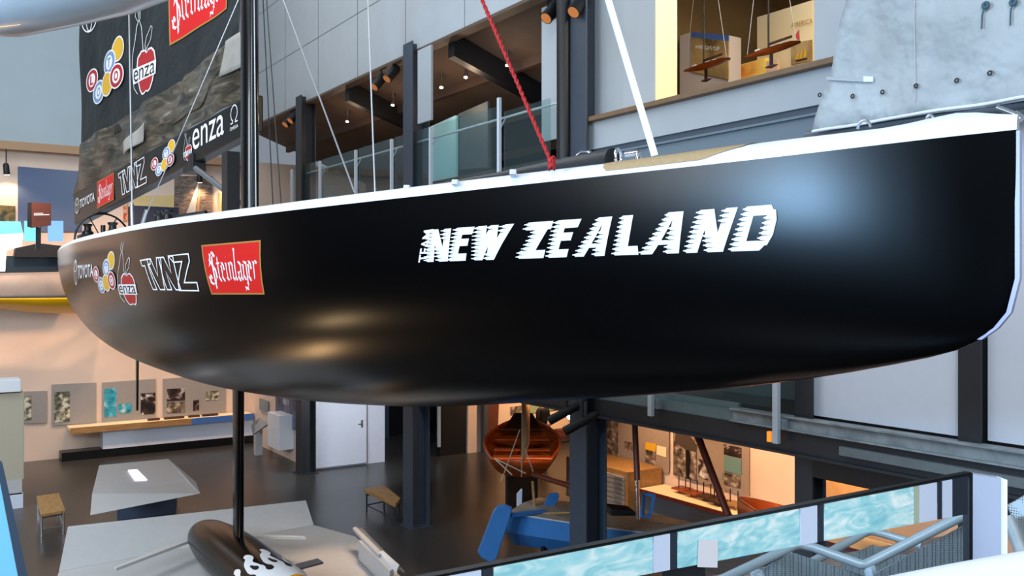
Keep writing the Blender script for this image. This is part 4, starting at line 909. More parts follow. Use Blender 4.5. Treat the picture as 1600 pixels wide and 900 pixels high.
for u0, u1, lb in ((38, 62, 'cyan lit screen left of the brown sign post'), (75, 99, 'blue lit screen right of the brown sign post')):
    tag(MB().slab([fy(u0, 377, 27.85), fy(u1, 377, 27.85), fy(u1, 345, 27.85), fy(u0, 345, 27.85)], (0, .08, 0)).build('lit_screen', mat('screen %d' % u0, (90, 190, 214) if u0 < 50 else (96, 150, 230), .4, emit=.6)), lb, 'screen', 'lit screens above the grey hull')

# ------------------------------------------------------------------ ground floor, left
# beige cabinet at the left edge
t = thing('beige_cabinet', Pz(10, 755, 0), 'tall beige cabinet block cut by the left picture edge', 'cabinet')
c0 = Ps(36, 700, 20.5); 
mb = MB(); mb.box((c0.x-2.0, c0.y, .0), (c0.x, c0.y+.8, .35)); mb.build('plinth', 'lilac', t)
mb = MB(); mb.box((c0.x-2.0, c0.y, .65), (c0.x+.02, c0.y+.8, Ps(36, 613, 20.5).z)); mb.build('cabinet_body', mat('beige body', (190, 180, 158), .7), t, bevel=.01)
mb = MB(); mb.box((c0.x-2.0, c0.y, .32), (c0.x-.02, c0.y+.8, .66)); mb.build('lower_shelf', 'off', t)
mb = MB(); mb.box((c0.x-2.2, c0.y-.1, Ps(36, 611, 20.5).z), (c0.x-.05, c0.y+.6, Ps(36, 592, 20.5).z)); mb.build('top_box', 'white', t, bevel=.01)
# white angular table with light slot
def table():
    top = [Pz(155, 727, 1.0), Pz(263, 717, 1.0), Pz(306, 753, .93), Pz(144, 771, .93)]
    t = thing('display_table', Pz(228, 800, 0), 'pale angular display table with glowing slot on a slate pedestal', 'display table')
    low = [top[0]+Vector((0, 0, -.16)), top[1]+Vector((0, 0, -.16)), Ps(313, 771, 17.7), Ps(141, 805, 17.0)]
    mb = MB(); mb.hexa(low, top); mb.build('table_top', 'off', t)
    mb = MB(); zz = 1.0
    a, b, c, d = Pz(200, 735, .99), Pz(214, 734, .99), Pz(230, 750, .96), Pz(211, 751, .96); mb.slab([a, b, c, d], (0, 0, .012)); mb.build('light_slot', mat('white light slot', (250, 240, 255), .4, emit=1.6), t)
    mb = MB(); a = Pz(183, 813, 0); b = Pz(274, 802, 0); d = Vector((.25, .9, 0)); mb.hexa([a, b, b+d, a+d], [p+Vector((0, 0, .62)) for p in (a, b, b+d, a+d)]); mb.build('pedestal', mat('slate pedestal', (82, 96, 122), .6), t)
table()
def bench(px, lab, zt, d, fourlegs=True):
    a, b, c, e = [Pz(u, v, zt) for u, v in px]     # top quad
    t = thing('bench', Vector(((a.x+c.x)/2, (a.y+c.y)/2, 0)), lab, 'bench', 'oak topped benches')
    mb = MB(); dz = Vector((0, 0, -d)); mb.hexa([p+dz for p in (a, b, c, e)], [a, b, c, e]); mb.build('seat', 'bench', t, bevel=.004)
    ctr = (a+b+c+e)/4
    ls = [p.lerp(ctr, .12)+dz for p in (a, b, c, e)]
    for p in ls: MB().tube([p, Vector((p.x, p.y, 0))], .02, n=8).build('leg', 'steel' if fourlegs else 'dark', t)
    for i in range(4):
        p, q = ls[i], ls[(i+1) % 4]
        for z in (.15, zt-d-.05):
            if i % 2 == 0 or z < .2: MB().tube([Vector((p.x, p.y, z)), Vector((q.x, q.y, z))], .014, n=6).build('rail', 'steel' if fourlegs else 'dark', t)
bench(((57, 775), (92, 770), (102, 797), (63, 804)), 'square oak stool with chrome frame at the lower left', .5, .05)
bench(((569, 764), (600, 758), (626, 778), (618, 787)), 'low oak bench in front of the free-standing slate column', .5, .08, False)
# big pale plinth under the bulb
t = thing('exhibit_plinth', (4, 14.5, 0), 'large pale faceted platform under the keel bulb', 'plinth')
zt = .28
top = [Pz(92, 893, zt), Pz(490, 820, zt), Pz(555, 838, zt), Pz(640, 912, zt), Pz(700, 980, zt), Pz(60, 980, zt)]
MB().slab(top, (0, 0, -.24)).build('platform', 'off', t, bevel=.01)
mb = MB(); a, b = top[0], top[1]; c, d = Ps(478, 782, (b-O).dot(CF)+.35), Ps(106, 823, (a-O).dot(CF)+.35)
mb.slab([a, b, c, d], (.03, .1, -.02)); mb.build('back_board', 'off', t)
t = thing('reading_rail', Pz(600, 880, 0), 'slanted white-edged information rail on right edge of platform', 'information panel')
zr = .62; q = [Pz(553, 829, zr), Pz(562, 827, zr), Pz(628, 893, zr-.02), Pz(618, 896, zr-.02)]
MB().slab([Pz(553, 829, zr), Pz(565, 827, zr), Pz(632, 895, zr), Pz(612, 885, zr)], (0, 0, .03)).build('rail_top', mat('photo grey rail', (120, 118, 116), .4, noise=.3, nscale=9), t)
MB().slab([Pz(551, 829, zr), Pz(556, 827, zr), Pz(598, 868, zr), Pz(592, 872, zr)], (0, 0, .05)).build('side_rail', 'off', t)
MB().slab([Pz(593, 868, zr), Pz(598, 865, zr), Pz(624, 888, zr), Pz(620, 896, zr)], (0, 0, .055)).build('end_plate', 'white', t)
MB().slab([Pz(560, 845, zr), Pz(566, 843, zr), Pz(615, 888, zr), Pz(609, 892, zr)], (0, 0, -.32)).build('support', 'off', t)
# gallery end wall with picture and white box
t = thing('wall_picture', (9.15, 25, 1.4), 'blue tinted yacht race picture on the end wall beside dark column', 'picture')
MB().slab([Px(u, v, 9.17) for u, v in ((432, 660), (466, 674), (466, 620), (432, 615))], (-.03, 0, 0)).build('photo', ramp_mat('blue sepia race', [(.35, (48, 52, 80)), (.6, (110, 114, 140)), (.72, (200, 200, 200))], nscale=2.5), t)
t = thing('wall_box', (8.9, 25.5, .4), 'white box plinth projecting from end wall below the picture', 'display box')
a = Ps(438, 712, 25.2); MB().box((8.75, 25.0, .35), (9.19, 26.0, 1.35)).build('box', 'white', t, bevel=.01)
t = thing('reading_stand', (8.6, 28, .9), 'tilted grey reading panel in the corner behind the keel fin', 'information panel')
MB().slab([Ps(393, 663, 26.5), Ps(406, 652, 27.3), Ps(419, 662, 26.8), Ps(396, 678, 26.2)], (0, .04, -.06)).build('panel_board', mat('panel grey blue', (130, 142, 150), .5), t)
a = Ps(405, 672, 26.8); MB().box((a.x-.1, a.y, .0), (a.x+.1, a.y+.2, a.z)).build('stand', 'off', t)
poster2 = MB().slab([Px(u, v, 9.17) for u, v in ((407, 640), (420, 645), (420, 627), (407, 622))], (-.04, 0, 0)); tag(poster2.build('wall_sign', mat('panel grey blue', (130, 142, 150), .5)), 'small grey panel on the end wall above tilted reading panel', 'panel')
# door
t = struct(thing('door_1', Py(540, 730, 23.45), 'x', 'door')); del t['label']; del t['category']
MB().box((9.2, 23.43, .05), (10.75, 23.5, 3.0)).build('door_leaf', 'lilac', t, bevel=.004)
mb = MB(); c = Py(566, 662, 23.4); mb.tube([c+Vector((-.12, 0, 0)), c, c+Vector((0, .04, 0))], .014, n=8); mb.box((c.x-.03, 23.41, c.z-.1), (c.x+.03, 23.44, c.z+.1)); mb.build('door_handle', 'steel', t)
struct(MB().box((10.77, 23.44, 0), (10.8, 23.5, 3.0)).build('trim_door', 'panel'))
# dark partition in dark room and pale post
struct(MB().box((13.05, 23.3, 0), (13.95, 23.5, 3.1)).build('wall_black_return', 'darker'))
tag(MB().box((12.95, 23.2, .3), (13.03, 23.28, 3.05)).build('pale_post', 'grey'), 'slim pale post standing in the dark doorway', 'post')
tag(MB().box((14.42, 23.0, 0), (14.56, 23.2, 3.1)).build('steel_post', 'blue_grey'), 'slim slate post in front of the peach back wall', 'post')
# people --------------------------------------------------------------
def skinmesh(name, pts, edges, rad, m, parent, base, rot, sc=1):
    me = bpy.data.meshes.new(name); R = Matrix.Rotation(rot, 3, 'Z'); me.from_pydata([R @ Vector(p)*sc for p in pts], edges, [])
    o = bpy.data.objects.new(name, me); COL.objects.link(o); o.parent = parent
    s_ = o.modifiers.new('skin', 'SKIN'); s_.use_smooth_shade = True
    for i, r_ in enumerate(rad):
        sv = me.skin_vertices[0].data[i]; sv.radius = r_ if isinstance(r_, tuple) else (r_, r_)
    me.skin_vertices[0].data[0].use_root = True
    sb = o.modifiers.new('sub', 'SUBSURF'); sb.levels = 2; sb.render_levels = 2; me.materials.append(M[m] if isinstance(m, str) else m); return o
def person(loc, rot, lab, top, trousers, hair, bentarm=False):
    t = thing('person', loc, lab, 'person')
    P = [(0,0,.95),(0,0,1.12),(0,0,1.32),(0,0,1.45),(0,.0,1.53),(0,.02,1.62),(0,.02,1.72),   # 0-6
         (-.1,0,.9),(-.11,.02,.5),(-.12,0,.09),(-.12,.14,.04),(.1,0,.9),(.11,.02,.5),(.12,0,.09),(.12,.14,.04),
         (-.19,0,1.42),(-.24,-.02,1.14),(-.25,.06,.9),(-.25,.09,.8),(.19,0,1.42),(.24,-.02,1.14)]
    P += [(.25,.2,1.02),(.24,.28,.98)] if bentarm else [(.25,.06,.9),(.25,.09,.8)]
    E = [(0,1),(1,2),(2,3),(3,4),(4,5),(5,6),(0,7),(7,8),(8,9),(9,10),(0,11),(11,12),(12,13),(13,14),(3,15),(15,16),(16,17),(17,18),(3,19),(19,20),(20,21),(21,22)]
    Rr = [(.15,.1),(.14,.1),(.16,.11),(.1,.08),.05,(.075,.09),(.06,.075),.09,.06,.045,.04,.09,.06,.045,.04,.06,.045,.033,.025,.06,.045,.033,.025]
    n = len(P)
    hands = [(-1, P[18]), (1, P[22])]
    for sx, h in hands:
        hx, hy, hz = h
        for k in range(4):
            P.append((hx, hy-.025+k*.017, hz-.06)); P.append((hx-sx*.012, hy-.02+k*.017, hz-.11+abs(k-1.5)*.008)); i = len(P)
            E += [(18 if sx < 0 else 22, i-2), (i-2, i-1)]; Rr += [.010, .007]
        P.append((hx-sx*.02, hy+.045, hz-.04)); i = len(P); E.append((18 if sx < 0 else 22, i-1)); Rr.append(.009)
    skinmesh('body', P, E, Rr, 'skin', t, loc, rot)
    skinmesh('shirt', [P[i] for i in (0, 1, 2, 3, 15, 16, 19, 20)], [(0, 1), (1, 2), (2, 3), (3, 4), (4, 5), (3, 6), (6, 7)], [(.175, .125), (.165, .12), (.185, .13), (.12, .09), .075, .06, .075, .06], top, t, loc, rot)
    skinmesh('trousers', [P[i] for i in (0, 7, 8, 9, 11, 12, 13)], [(0, 1), (1, 2), (2, 3), (0, 4), (4, 5), (5, 6)], [(.17, .125), .11, .08, .06, .11, .08, .06], trousers, t, loc, rot)
    skinmesh('hair', [(0, -.01, 1.66), (0, -.01, 1.74)], [(0, 1)], [(.085, .1), (.075, .09)], hair, t, loc, rot)
    return t
pp = Pz(848, 716, 0); person((pp.x, pp.y, 0), 0.2, 'person in a black jacket seen from behind the wooden dinghy', mat('black jacket', (16, 16, 18), .8), mat('brown trousers', (96, 60, 36), .8), 'darker', True)
pp = Ps(655, 660, 27.5); person((pp.x, pp.y, 0), 2.6, 'person in a dark red top half hidden behind the slate column', mat('dark red shirt', (120, 26, 22), .8), 'darker', 'dkwood')
# back wall exhibits
def onb(u, v, d=.05): return Py(u, v, 23.25-d)
tag(MB().slab([onb(u, v) for u, v in ((758, 674), (778, 672), (780, 620), (758, 620))], (0, .04, 0)).build('wall_banner', 'brown'), 'dark brown hanging banner on the peach back wall', 'banner')
tag(MB().slab([onb(u, v) for u, v in ((799, 648), (815, 646), (815, 634), (799, 636))], (0, .04, 0)).build('small_photo', pic[3]), 'small sepia photo left of the pale wooden mast', 'photo')
tag(MB().slab([onb(u, v) for u, v in ((828, 646), (872, 640), (872, 628), (828, 628))], (0, .04, 0)).build('green_board', mat('sage board', (140, 160, 128), .7)), 'sage green board high on peach back wall behind person', 'board')
c = onb(880, 676, .3); tag(MB().box((c.x-.2, 22.9, c.z-.12), (c.x+1.2, 23.2, c.z+.1)).build('wall_box', 'brown', bevel=.01), 'brown wooden box shelf on the peach wall left of column', 'shelf')

# wooden dinghy ---------------------------------------------------------
def open_boat(name, base, fwd, ln, beam, depth, pitch, lab, mo, mi, sharp=.9, transom=.8, heel=0):
    t = thing(name, base, lab, 'boat'); fwd = Vector(fwd).normalized(); side = fwd.cross(Vector((0, 0, 1))).normalized()
    up = side.cross(fwd); q = Matrix.Rotation(pitch, 3, side); fwd = q @ fwd; up = q @ up; hq_ = Matrix.Rotation(heel, 3, fwd); side = hq_ @ side; up = hq_ @ up
    def W(x, y, z): return Vector(base)+fwd*x+side*y+up*z
    def sec(f, k=1):
        b = beam/2*k*(transom+(1-transom)*math.sin(min(1, f/.45)*math.pi/2) if f < .45 else math.cos((f-.45)/.55*math.pi/2)**sharp); b = max(b, .01)
        d = depth*(1-.55*max(0, (f-.6)/.4)**2); s0 = depth*.12*(2*f-.8)**2
        return [W(f*ln, b*math.copysign(abs(math.sin(a))**.8, a), depth+s0-d*k*math.cos(a)**.9) for a in [math.pi*(j/16-.5)*.9999 for j in range(17)]]
    rows = [sec(i/24) for i in range(25)]; inn = [sec(i/24, .93) for i in range(25)]
    mb = MB(); mb.grid(rows); mb.add(rows[0], [tuple(range(17))]); hl = mb.build('hull', mo, t, smooth=True, solid=.02)
    mb = MB(); mb.tube([r[0] for r in rows], .028, n=8); mb.tube([r[-1] for r in rows], .028, n=8); mb.tube([rows[0][0], rows[0][-1]], .025, n=8); mb.build('gunwale', 'orange', t, smooth=True)
    return t, W
db = Pz(832, 792, .35)
dn, W = open_boat('wooden_dinghy', Vector((db.x-.15, db.y+.2, .95)), (.58, .815, 0), 2.9, 1.72, .4, math.radians(8), 'open varnished wooden dinghy facing bow away, with mast', 'varnish', 'dkwood', transom=.74, sharp=.6)
for f in (.3, .75, 1.5, 2.3):
    MB().bar(W(f, -.62, .38), W(f, .62, .38), .16, .03).build('thwart', 'varnish', dn)
MB().slab([W(1.9, -.45, .48), W(1.9, .45, .48), W(2.9, .22, .58), W(2.9, -.22, .58)], (0, 0, .02)).build('foredeck', 'dkwood', dn)
MB().bar(W(.5, 0, .25), W(1.5, 0, .3), .08, .3).build('centre_case', 'dkwood', dn)
MB().tube([Ps(817, 720, 17.0), Ps(821, 690, 17.2), Ps(822, 560, 18.2)], [.035, .08, .09], n=12).build('mast', mat('pale spruce mast', (196, 148, 104), .4, noise=.1), dn, smooth=True)
MB().tube([Ps(833, 741, 16.6), Ps(940, 775, 14.6)], .05, n=10).build('sprit', 'red_wood', dn, smooth=True)
for a_, b_ in (((772, 716), (822, 740)), ((772, 716), (800, 742)), ((783, 752), (812, 672)), ((820, 700), (834, 740)), ((815, 745), (815, 715))): MB().tube([Ps(a_[0], a_[1], 16.8), Ps(b_[0], b_[1], 16.6)], .01, n=6).build('line', mat('pale line', (200, 186, 160), .7), dn)
MB().tube([Ps(832, 752, 16.4), Ps(836, 800, 16.2)], .025, n=8).build('tiller', 'oak', dn, smooth=True)
for f in (.5, 2.2): mb = MB(); a = W(f, 0, 0); mb.box((a.x-.4, a.y-.05, 0), (a.x+.4, a.y+.05, a.z+.03)); mb.build('cradle', 'darker', dn)
a = Ps(812, 765, 16.9); tag(MB().slab([Ps(809, 796, 16.9), Ps(815, 796, 16.9), Ps(816, 764, 16.9), Ps(809, 772, 16.9)], (0, .04, 0)).build('white_board', 'lilac'), 'slim white upright board under the wooden dinghy', 'board')
# blue boat ------------------------------------------------------------
bb = thing('blue_dinghy', (9.4, 12, .3), 'flat blue sailing dinghy with silver mast and lifted rudder', 'boat')
s0 = Ps(792, 806, 15.9); tp0 = Vector((s0.x, s0.y, 1.05)); 
bow = Ps(1150, 846, 14.0); bow.z = .98
ax = (bow-tp0); Lb = ax.length; ax.normalize(); sd = Vector((ax.y, -ax.x, 0)).normalized()
if sd.x < 0: sd = -sd
rows = []; dr = []
for i in range(21):
    f = i/20; w_ = (1.35*(1-.1*(1-f))*max(0.02, math.cos(max(0, (f-.35)/.65)*math.pi/2))**.7 if f > .35 else 1.3)
    c = tp0+ax*(Lb*f); dep = .62*(1-.5*f*f)+.0
    p = [c, c+Vector((0, 0, -dep*.55)), c+sd*w_*.2+Vector((0, 0, -dep)), c+sd*w_*.8+Vector((0, 0, -dep)), c+sd*w_+Vector((0, 0, -dep*.5)), c+sd*w_]
    if f > .35: 
        sh2 = (1.3-w_)*.5; p = [x_+sd*sh2 for x_ in p]
    rows.append(p); dr.append([p[0]+Vector((0, 0, .004)), (p[0]+p[-1])/2+Vector((0, 0, .05)), p[-1]+Vector((0, 0, .004))])
mb = MB(); mb.grid(rows); mb.add(rows[0], [tuple(range(6))]); mb.build('hull', 'blue', bb, smooth=True)
MB().grid(dr).build('deck', mat('worn grey deck', (150, 138, 122), .5, noise=.15), bb)
mb = MB(); mb.tube([r[0] for r in rows], .014, n=8); mb.build('rub_rail', 'off', bb, smooth=True)
rh = [Ps(u, v, 15.4) for u, v in ((752, 872), (768, 880), (776, 872), (796, 812), (800, 795), (790, 790), (776, 792), (770, 800), (746, 862))]
MB().slab(rh, (.08, .1, 0)).build('rudder', 'blue', bb, bevel=.015)
MB().bar(Ps(798, 805, 15.5), Ps(850, 798, 15.9), .1, .06).build('rudder_stock', 'blue', bb)
MB().slab([Ps(842, 805, 16.2), Ps(858, 772, 16.4), (Ps(872, 770, 16.4)), Ps(874, 776, 16.4), Ps(862, 806, 16.2)], (.03, .05, 0)).build('daggerboard', 'blue', bb, bevel=.01)
MB().tube([Ps(840, 803, 15.9), Ps(920, 800, 15.4)], .02, n=8).build('tiller', 'oak', bb)
mb = MB()
for a_, b_ in (((1003, 808), (1006, 771)), ((1015, 808), (1022, 773)), ((1003, 771), (1023, 774)), ((1002, 806), (1016, 808))): mb.bar(Ps(*a_, 14.3), Ps(*b_, 14.3), .045, .045)
mb.build('hiking_frame', 'blue', bb)
MB().tube([Ps(997, 812, 14.1), Ps(995, 740, 14.2)], .035, n=10).build('mast_foot', 'chrome', bb, smooth=True)
MB().tube([Ps(996, 750, 14.15), Ps(989, 600, 14.6)], .05, n=10).build('mast', 'red_wood', bb, smooth=True)
MB().slab([Ps(955, 795, 14.6), Ps(993, 800, 14.4), Ps(993, 806, 14.3), Ps(955, 806, 14.5)], (.1, .3, .02)).build('cockpit_well', 'darker', bb)
for f in (.2, .75): c = tp0+ax*(Lb*f)+sd*.6; MB().box((c.x-.45, c.y-.05, 0), (c.x+.45, c.y+.05, .64+.08*f)).build('cradle', 'darker', bb)
# orange boat bow
ob = thing('orange_canoe', (11.6, 8.3, .4), 'tip of an orange varnished canoe hull right of the shelf', 'boat')
rows = []
for i in range(13):
    f = i/12; c = Ps(1153, 776, 14.2).lerp(Ps(1262, 818, 11.6), f); w_ = .5*math.sin(f*math.pi/2)**.7+.01; dep = .35+.1*f
    sd2 = Vector((.85, .5, 0)); rows.append([c-sd2*w_, c-sd2*w_*.8+Vector((0, 0, -dep*.6)), c+Vector((0, 0, -dep)), c+sd2*w_*.8+Vector((0, 0, -dep*.6)), c+sd2*w_])
MB().grid(rows).build('hull', 'orange', ob, smooth=True, solid=.015)
mb = MB(); mb.tube([r[0] for r in rows], .015, n=6); mb.build('gunwale', 'varnish', ob); MB().box((rows[8][2].x-.3, rows[8][2].y-.05, 0), (rows[8][2].x+.3, rows[8][2].y+.05, rows[8][2].z+.03)).build('cradle', 'darker', ob)
tag(MB().tube([Ps(1090, 680, 13.6), Ps(1138, 806, 12.9)], .055, n=10).build('leaning_spar', 'red_wood', smooth=True), 'dark red-brown spar leaning across the photo boards', 'spar')
# right wall boards -------------------------------------------------------
XR = 14.0
def rp(u, v, d=.05): return Px(u, v, XR-d)
def rpan(nm, m, px, par, d=.05, th=.03): return MB().slab([rp(u, v, d) for u, v in px], (th, 0, 0)).build(nm, m, par)
gpanel = mat('warm grey board', (158, 142, 130), .7, noise=.05, nscale=12)
t = thing('photo_board', rp(1000, 725), 'warm grey board with yellow magazine cover and sepia photos', 'display board', 'photo boards on the right wall')
rpan('board', gpanel, ((900, 702), (1045, 740), (1045, 655), (900, 620)), t)
for p, k in ((((944, 707), (965, 716), (965, 655), (944, 648)), 3), (((976, 702), (988, 706), (988, 692), (976, 689)), 3), (((1008, 721), (1024, 727), (1024, 706), (1008, 702)), 3)): rpan('photo', pic[3], p, t, .065, .012)
rpan('magazine_cover', 'yel', ((1008, 702), (1024, 706), (1025, 694), (1009, 691)), t, .065, .012); rpan('note_card', 'cream', ((1026, 710), (1041, 715), (1041, 699), (1026, 696)), t, .065, .012)
t = thing('photo_board', rp(1120, 760), 'warm grey board with large sepia photo of inspected hull', 'display board', 'photo boards on the right wall')
rpan('board', gpanel, ((1052, 742), (1170, 776), (1170, 690), (1052, 664)), t)
rpan('photo', pic[3], ((1052, 742), (1088, 752), (1088, 680), (1052, 668)), t, .065, .012)
rpan('hull_in_photo', mat('sepia hull', (72, 58, 48), .6), ((1054, 690), (1070, 702), (1086, 706), (1088, 696), (1076, 680), (1056, 672)), t, .08, .012)
rpan('figure_in_photo', 'ink', ((1072, 745), (1076, 747), (1078, 712), (1075, 702), (1071, 704)), t, .08, .012)
rpan('photo', pic[2], ((1091, 744), (1106, 750), (1106, 722), (1091, 717)), t, .065, .012); rpan('photo', pic[2], ((1131, 710), (1158, 716), (1158, 700), (1131, 694)), t, .065, .012)
rpan('teal_card', mat('teal card', (104, 142, 140), .7), ((1131, 736), (1158, 742), (1158, 718), (1131, 712)), t, .065, .012); rpan('photo', pic[3], ((1131, 757), (1157, 763), (1157, 744), (1131, 738)), t, .065, .012)
rpan('note_card', 'panel', ((1119, 746), (1129, 749), (1129, 739), (1119, 736)), t, .065, .012)
# low shelf with model stands
c = rp(1000, 757, .9); t = thing('low_shelf', (13.6, 12, 0), 'long low cream shelf with wooden edge under photo boards', 'shelf')
zs = .66; MB().box((13.2, 8.6, zs-.05), (13.94, 14.68, zs)).build('shelf_top', 'cream', t, bevel=.005)
MB().box((13.17, 8.6, zs-.07), (13.2, 14.68, zs)).build('wooden_edge', 'red_wood', t); MB().box((13.3, 8.6, 0), (13.9, 14.68, zs-.06)).build('cabinet_base', mat('slate base', (120, 120, 122), .7), t)
def stand(u, v, lab, m):
    c = Pz(u, v, zs); t = thing('model_stand', c, lab, 'model stand', 'small wooden model stands on the low shelf')
    MB().box((c.x-.04, c.y-.08, zs), (c.x+.04, c.y+.08, zs+.07)).build('foot', m, t)
    MB().box((c.x-.16, c.y-.17, zs+.07), (c.x+.16, c.y+.17, zs+.11)).build('plate', m, t, bevel=.01)
    for d in (-.1, .1): MB().tube([(c.x, c.y+d, zs+.1), (c.x, c.y+d, zs+.36)], .012, n=6).build('rod', 'dwire', t)
for i, (u, v, m) in enumerate(((1066, 770, 'varnish'), (1084, 776, 'varnish'), (1105, 782, 'dkwood'), (1122, 789, 'dkwood'), (1147, 794, 'oak'))):
    stand(u, v, ['orange wooden model stand with two rods, nearest the drawers', 'second wooden model stand from the drawer cabinet', 'dark wooden model stand in the middle of five', 'dark wooden model stand behind leaning spar foot', 'pale wooden model stand nearest the orange canoe'][i], m)
# drawer cabinet
cb = Px(981, 738, 13.0); t = thing('plan_chest', (13.4, 15.5, 0), 'pale wooden plan chest with wide flat grey drawers', 'cabinet')
y0c = by(981, 12.9); x0c = 12.9; zt = Px(981, 738, 12.9).z
MB().box((x0c, y0c, .1), (13.9, y0c+2.2, zt)).build('chest_body', 'bench', t, bevel=.008)
for i in range(7):
    z = zt-.12-i*(zt-.3)/7; hh = (zt-.3)/7*.8
    d = MB().box((x0c-.03, y0c+.08, z-hh), (x0c, y0c+2.12, z)).build('drawer', 'panel', t, bevel=.004)
    MB().box((x0c-.05, y0c+.15, z-hh*.6), (x0c-.03, y0c+.4, z-hh*.3)).build('label_holder', 'steel', d)
tag(MB().box((13.1, y0c-1.3, zs), (13.95, y0c-.05, zs+.55)).build('wooden_box', 'bench', bevel=.01), 'plain pale wooden box between plan chest and shelf', 'box') if False else None
# warm lamps on ground floor right
for x, y, tx, ty, pw in ((12.4, 14.6, 14, 14.6, 80), (12.4, 11.8, 14, 11.8, 80), (12.2, 9.4, 14, 9.4, 70), (15.4, 20.8, 15.6, 23.2, 110), (17.6, 20.8, 17.8, 23.2, 110), (10.2, 14.5, 10.2, 15.5, 80), (11.6, 8.6, 12.2, 8.0, 40)):
    spot('spot_light', (x, y, 3.0), (tx, ty, .9), pw*3.4, WARM, 120, .9, .08)
spot('spot_light', (8.7, 15, 5.2), (6.6, 15.2, .3), 110, (1, .72, .5), 50, .8, .08)
spot('spot_light', (7.8, 16.0, 5.4), (6.0, 14.0, .3), 700, (1, .7, .48), 40, .9, .1)
spot('lobby_fill', (10.1, 20.6, 3.05), (10.1, 23.4, 1.0), 330, (.92, .94, 1), 130, .9, .1)  # the lobby lamps are added fill for door wall, recess and column
spot('lobby_fill', (12.2, 24.6, 3.05), (12.2, 27, 1.0), 60, (.75, .85, 1), 130, .9, .1)
spot('lobby_fill', (8.0, 13.0, 5.3), (8.4, 16.0, 1.0), 160, (.92, .94, 1), 90, .9, .1)
# small warm panels below the channel
tag(MB().slab([Px(u, v, 8.75) for u, v in ((1198, 690), (1205, 691), (1205, 675), (1198, 674))], (.05, 0, 0)).build('wall_light', mat('amber lamp', (240, 150, 50), .5, emit=.8)), 'small amber wall light left of the white post', 'lamp')
# posts at mid level
for i, (u, lab) in enumerate(((1017, 'slim white balustrade post hanging below the hull, left one'), (1213, 'white balustrade post with bolted bracket, right one'))):
    y = by(u, 8.7); t = thing('rail_post', (8.7, y, 3.15), lab, 'post', 'white mid level balustrade posts'); zlo = Px(u, 650 if i == 0 else 693, 8.7).z
    MB().box((8.67, y-.04, zlo), (8.73, y+.04, 4.6)).build('post', 'alu', t, bevel=.004)
    mb = MB(); mb.box((8.74, y-.09, 3.35), (8.8, y+.02, 3.48)); mb.build('bolt_plate', 'galv', t)
tag(MB().box((8.74, by(1208, 8.74), 3.6), (8.755, by(1020, 8.74), 4.6)).build('glass_screen', 'glass'), 'dim glass pane between the two mid level posts', 'glass pane')
# amber window right: visible through the gap
tag(MB().slab([Px(u, v, 12.8) for u, v in ((1276, 800), (1390, 800), (1390, 740), (1276, 735))], (.1, 0, 0)).build('timber_wall_board', mat('amber board', (190, 146, 96), .7, noise=.1)), 'amber lit timber board seen under the dark beam', 'board')
spot('spot_light', (11.5, 6.2, 2.9), (12.8, 6.2, 1.8), 45, (1, .74, .46), 130)
spot('spot_light', (9.6, 8.0, 2.95), (11.6, 9.0, 1.6), 150, WARM, 80)  # added spot that brightens the orange canoe
# ------------------------------------------------------------------ near glass balustrade with painted sea reflection
YG = 1.42
def gp(u, v, d=0): return Py(u, v, YG+d)
t = thing('near_balustrade', gp(1150, 815), 'near glass balustrade with black top edge and painted pale blue sea reflection', 'balustrade')
def ytop(u): return 900-.1925*(u-692)
def ybot(u): return 873-.188*(u-1140)
MB().slab([gp(560, 1000), gp(1516, 1000), gp(1516, ytop(1516)), gp(560, ytop(560))], (0, .012, 0)).build('glass_pane', 'nearglass', t)
mb = MB(); mb.slab([gp(560, ytop(560)+2), gp(1518, ytop(1518)+2), gp(1518, ytop(1518)-3), gp(560, ytop(560)-3)], (0, .02, 0)); mb.build('top_edge', 'black', t)
mb = MB(); mb.slab([gp(1515, 900), gp(1520, 900), gp(1520, ytop(1518)-2), gp(1515, ytop(1518)-2)], (0, .02, 0)); mb.build('end_edge', 'darker', t)
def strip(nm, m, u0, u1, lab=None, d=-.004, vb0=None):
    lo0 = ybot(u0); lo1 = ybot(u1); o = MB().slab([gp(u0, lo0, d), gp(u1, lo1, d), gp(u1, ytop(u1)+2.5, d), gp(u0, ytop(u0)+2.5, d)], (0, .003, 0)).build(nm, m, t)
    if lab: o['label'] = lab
for u0, u1 in ((772, 1020), (1060, 1249), (1289, 1428)): strip('sea_reflection', 'sea', u0, u1, 'painted reflection of pale turquoise sea water')  # harbour water reflection painted as flat strips on the glass
for u0, u1 in ((700, 752), (1022, 1047), (1251, 1277), (1437, 1464), (1473, 1488)): strip('pale_strip', mat('pale reflected window strip', (206, 216, 236), .5), u0, u1)  # reflected window piers and frames, painted as flat strips too
for u0, u1 in ((754, 770), (1048, 1058), (1279, 1287), (1466, 1472), (1489, 1512)): strip('dark_strip', mat('dark reflected window strip', (40, 46, 58), .5), u0, u1)
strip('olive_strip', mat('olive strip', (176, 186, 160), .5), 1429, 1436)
MB().slab([gp(1091, 886, -.01), gp(1121, 887, -.01), gp(1122, 844, -.01), gp(1093, 843, -.01)], (0, .003, 0)).build('sticker', mat('white sticker', (226, 222, 226), .5), t)['label'] = 'white square sticker'
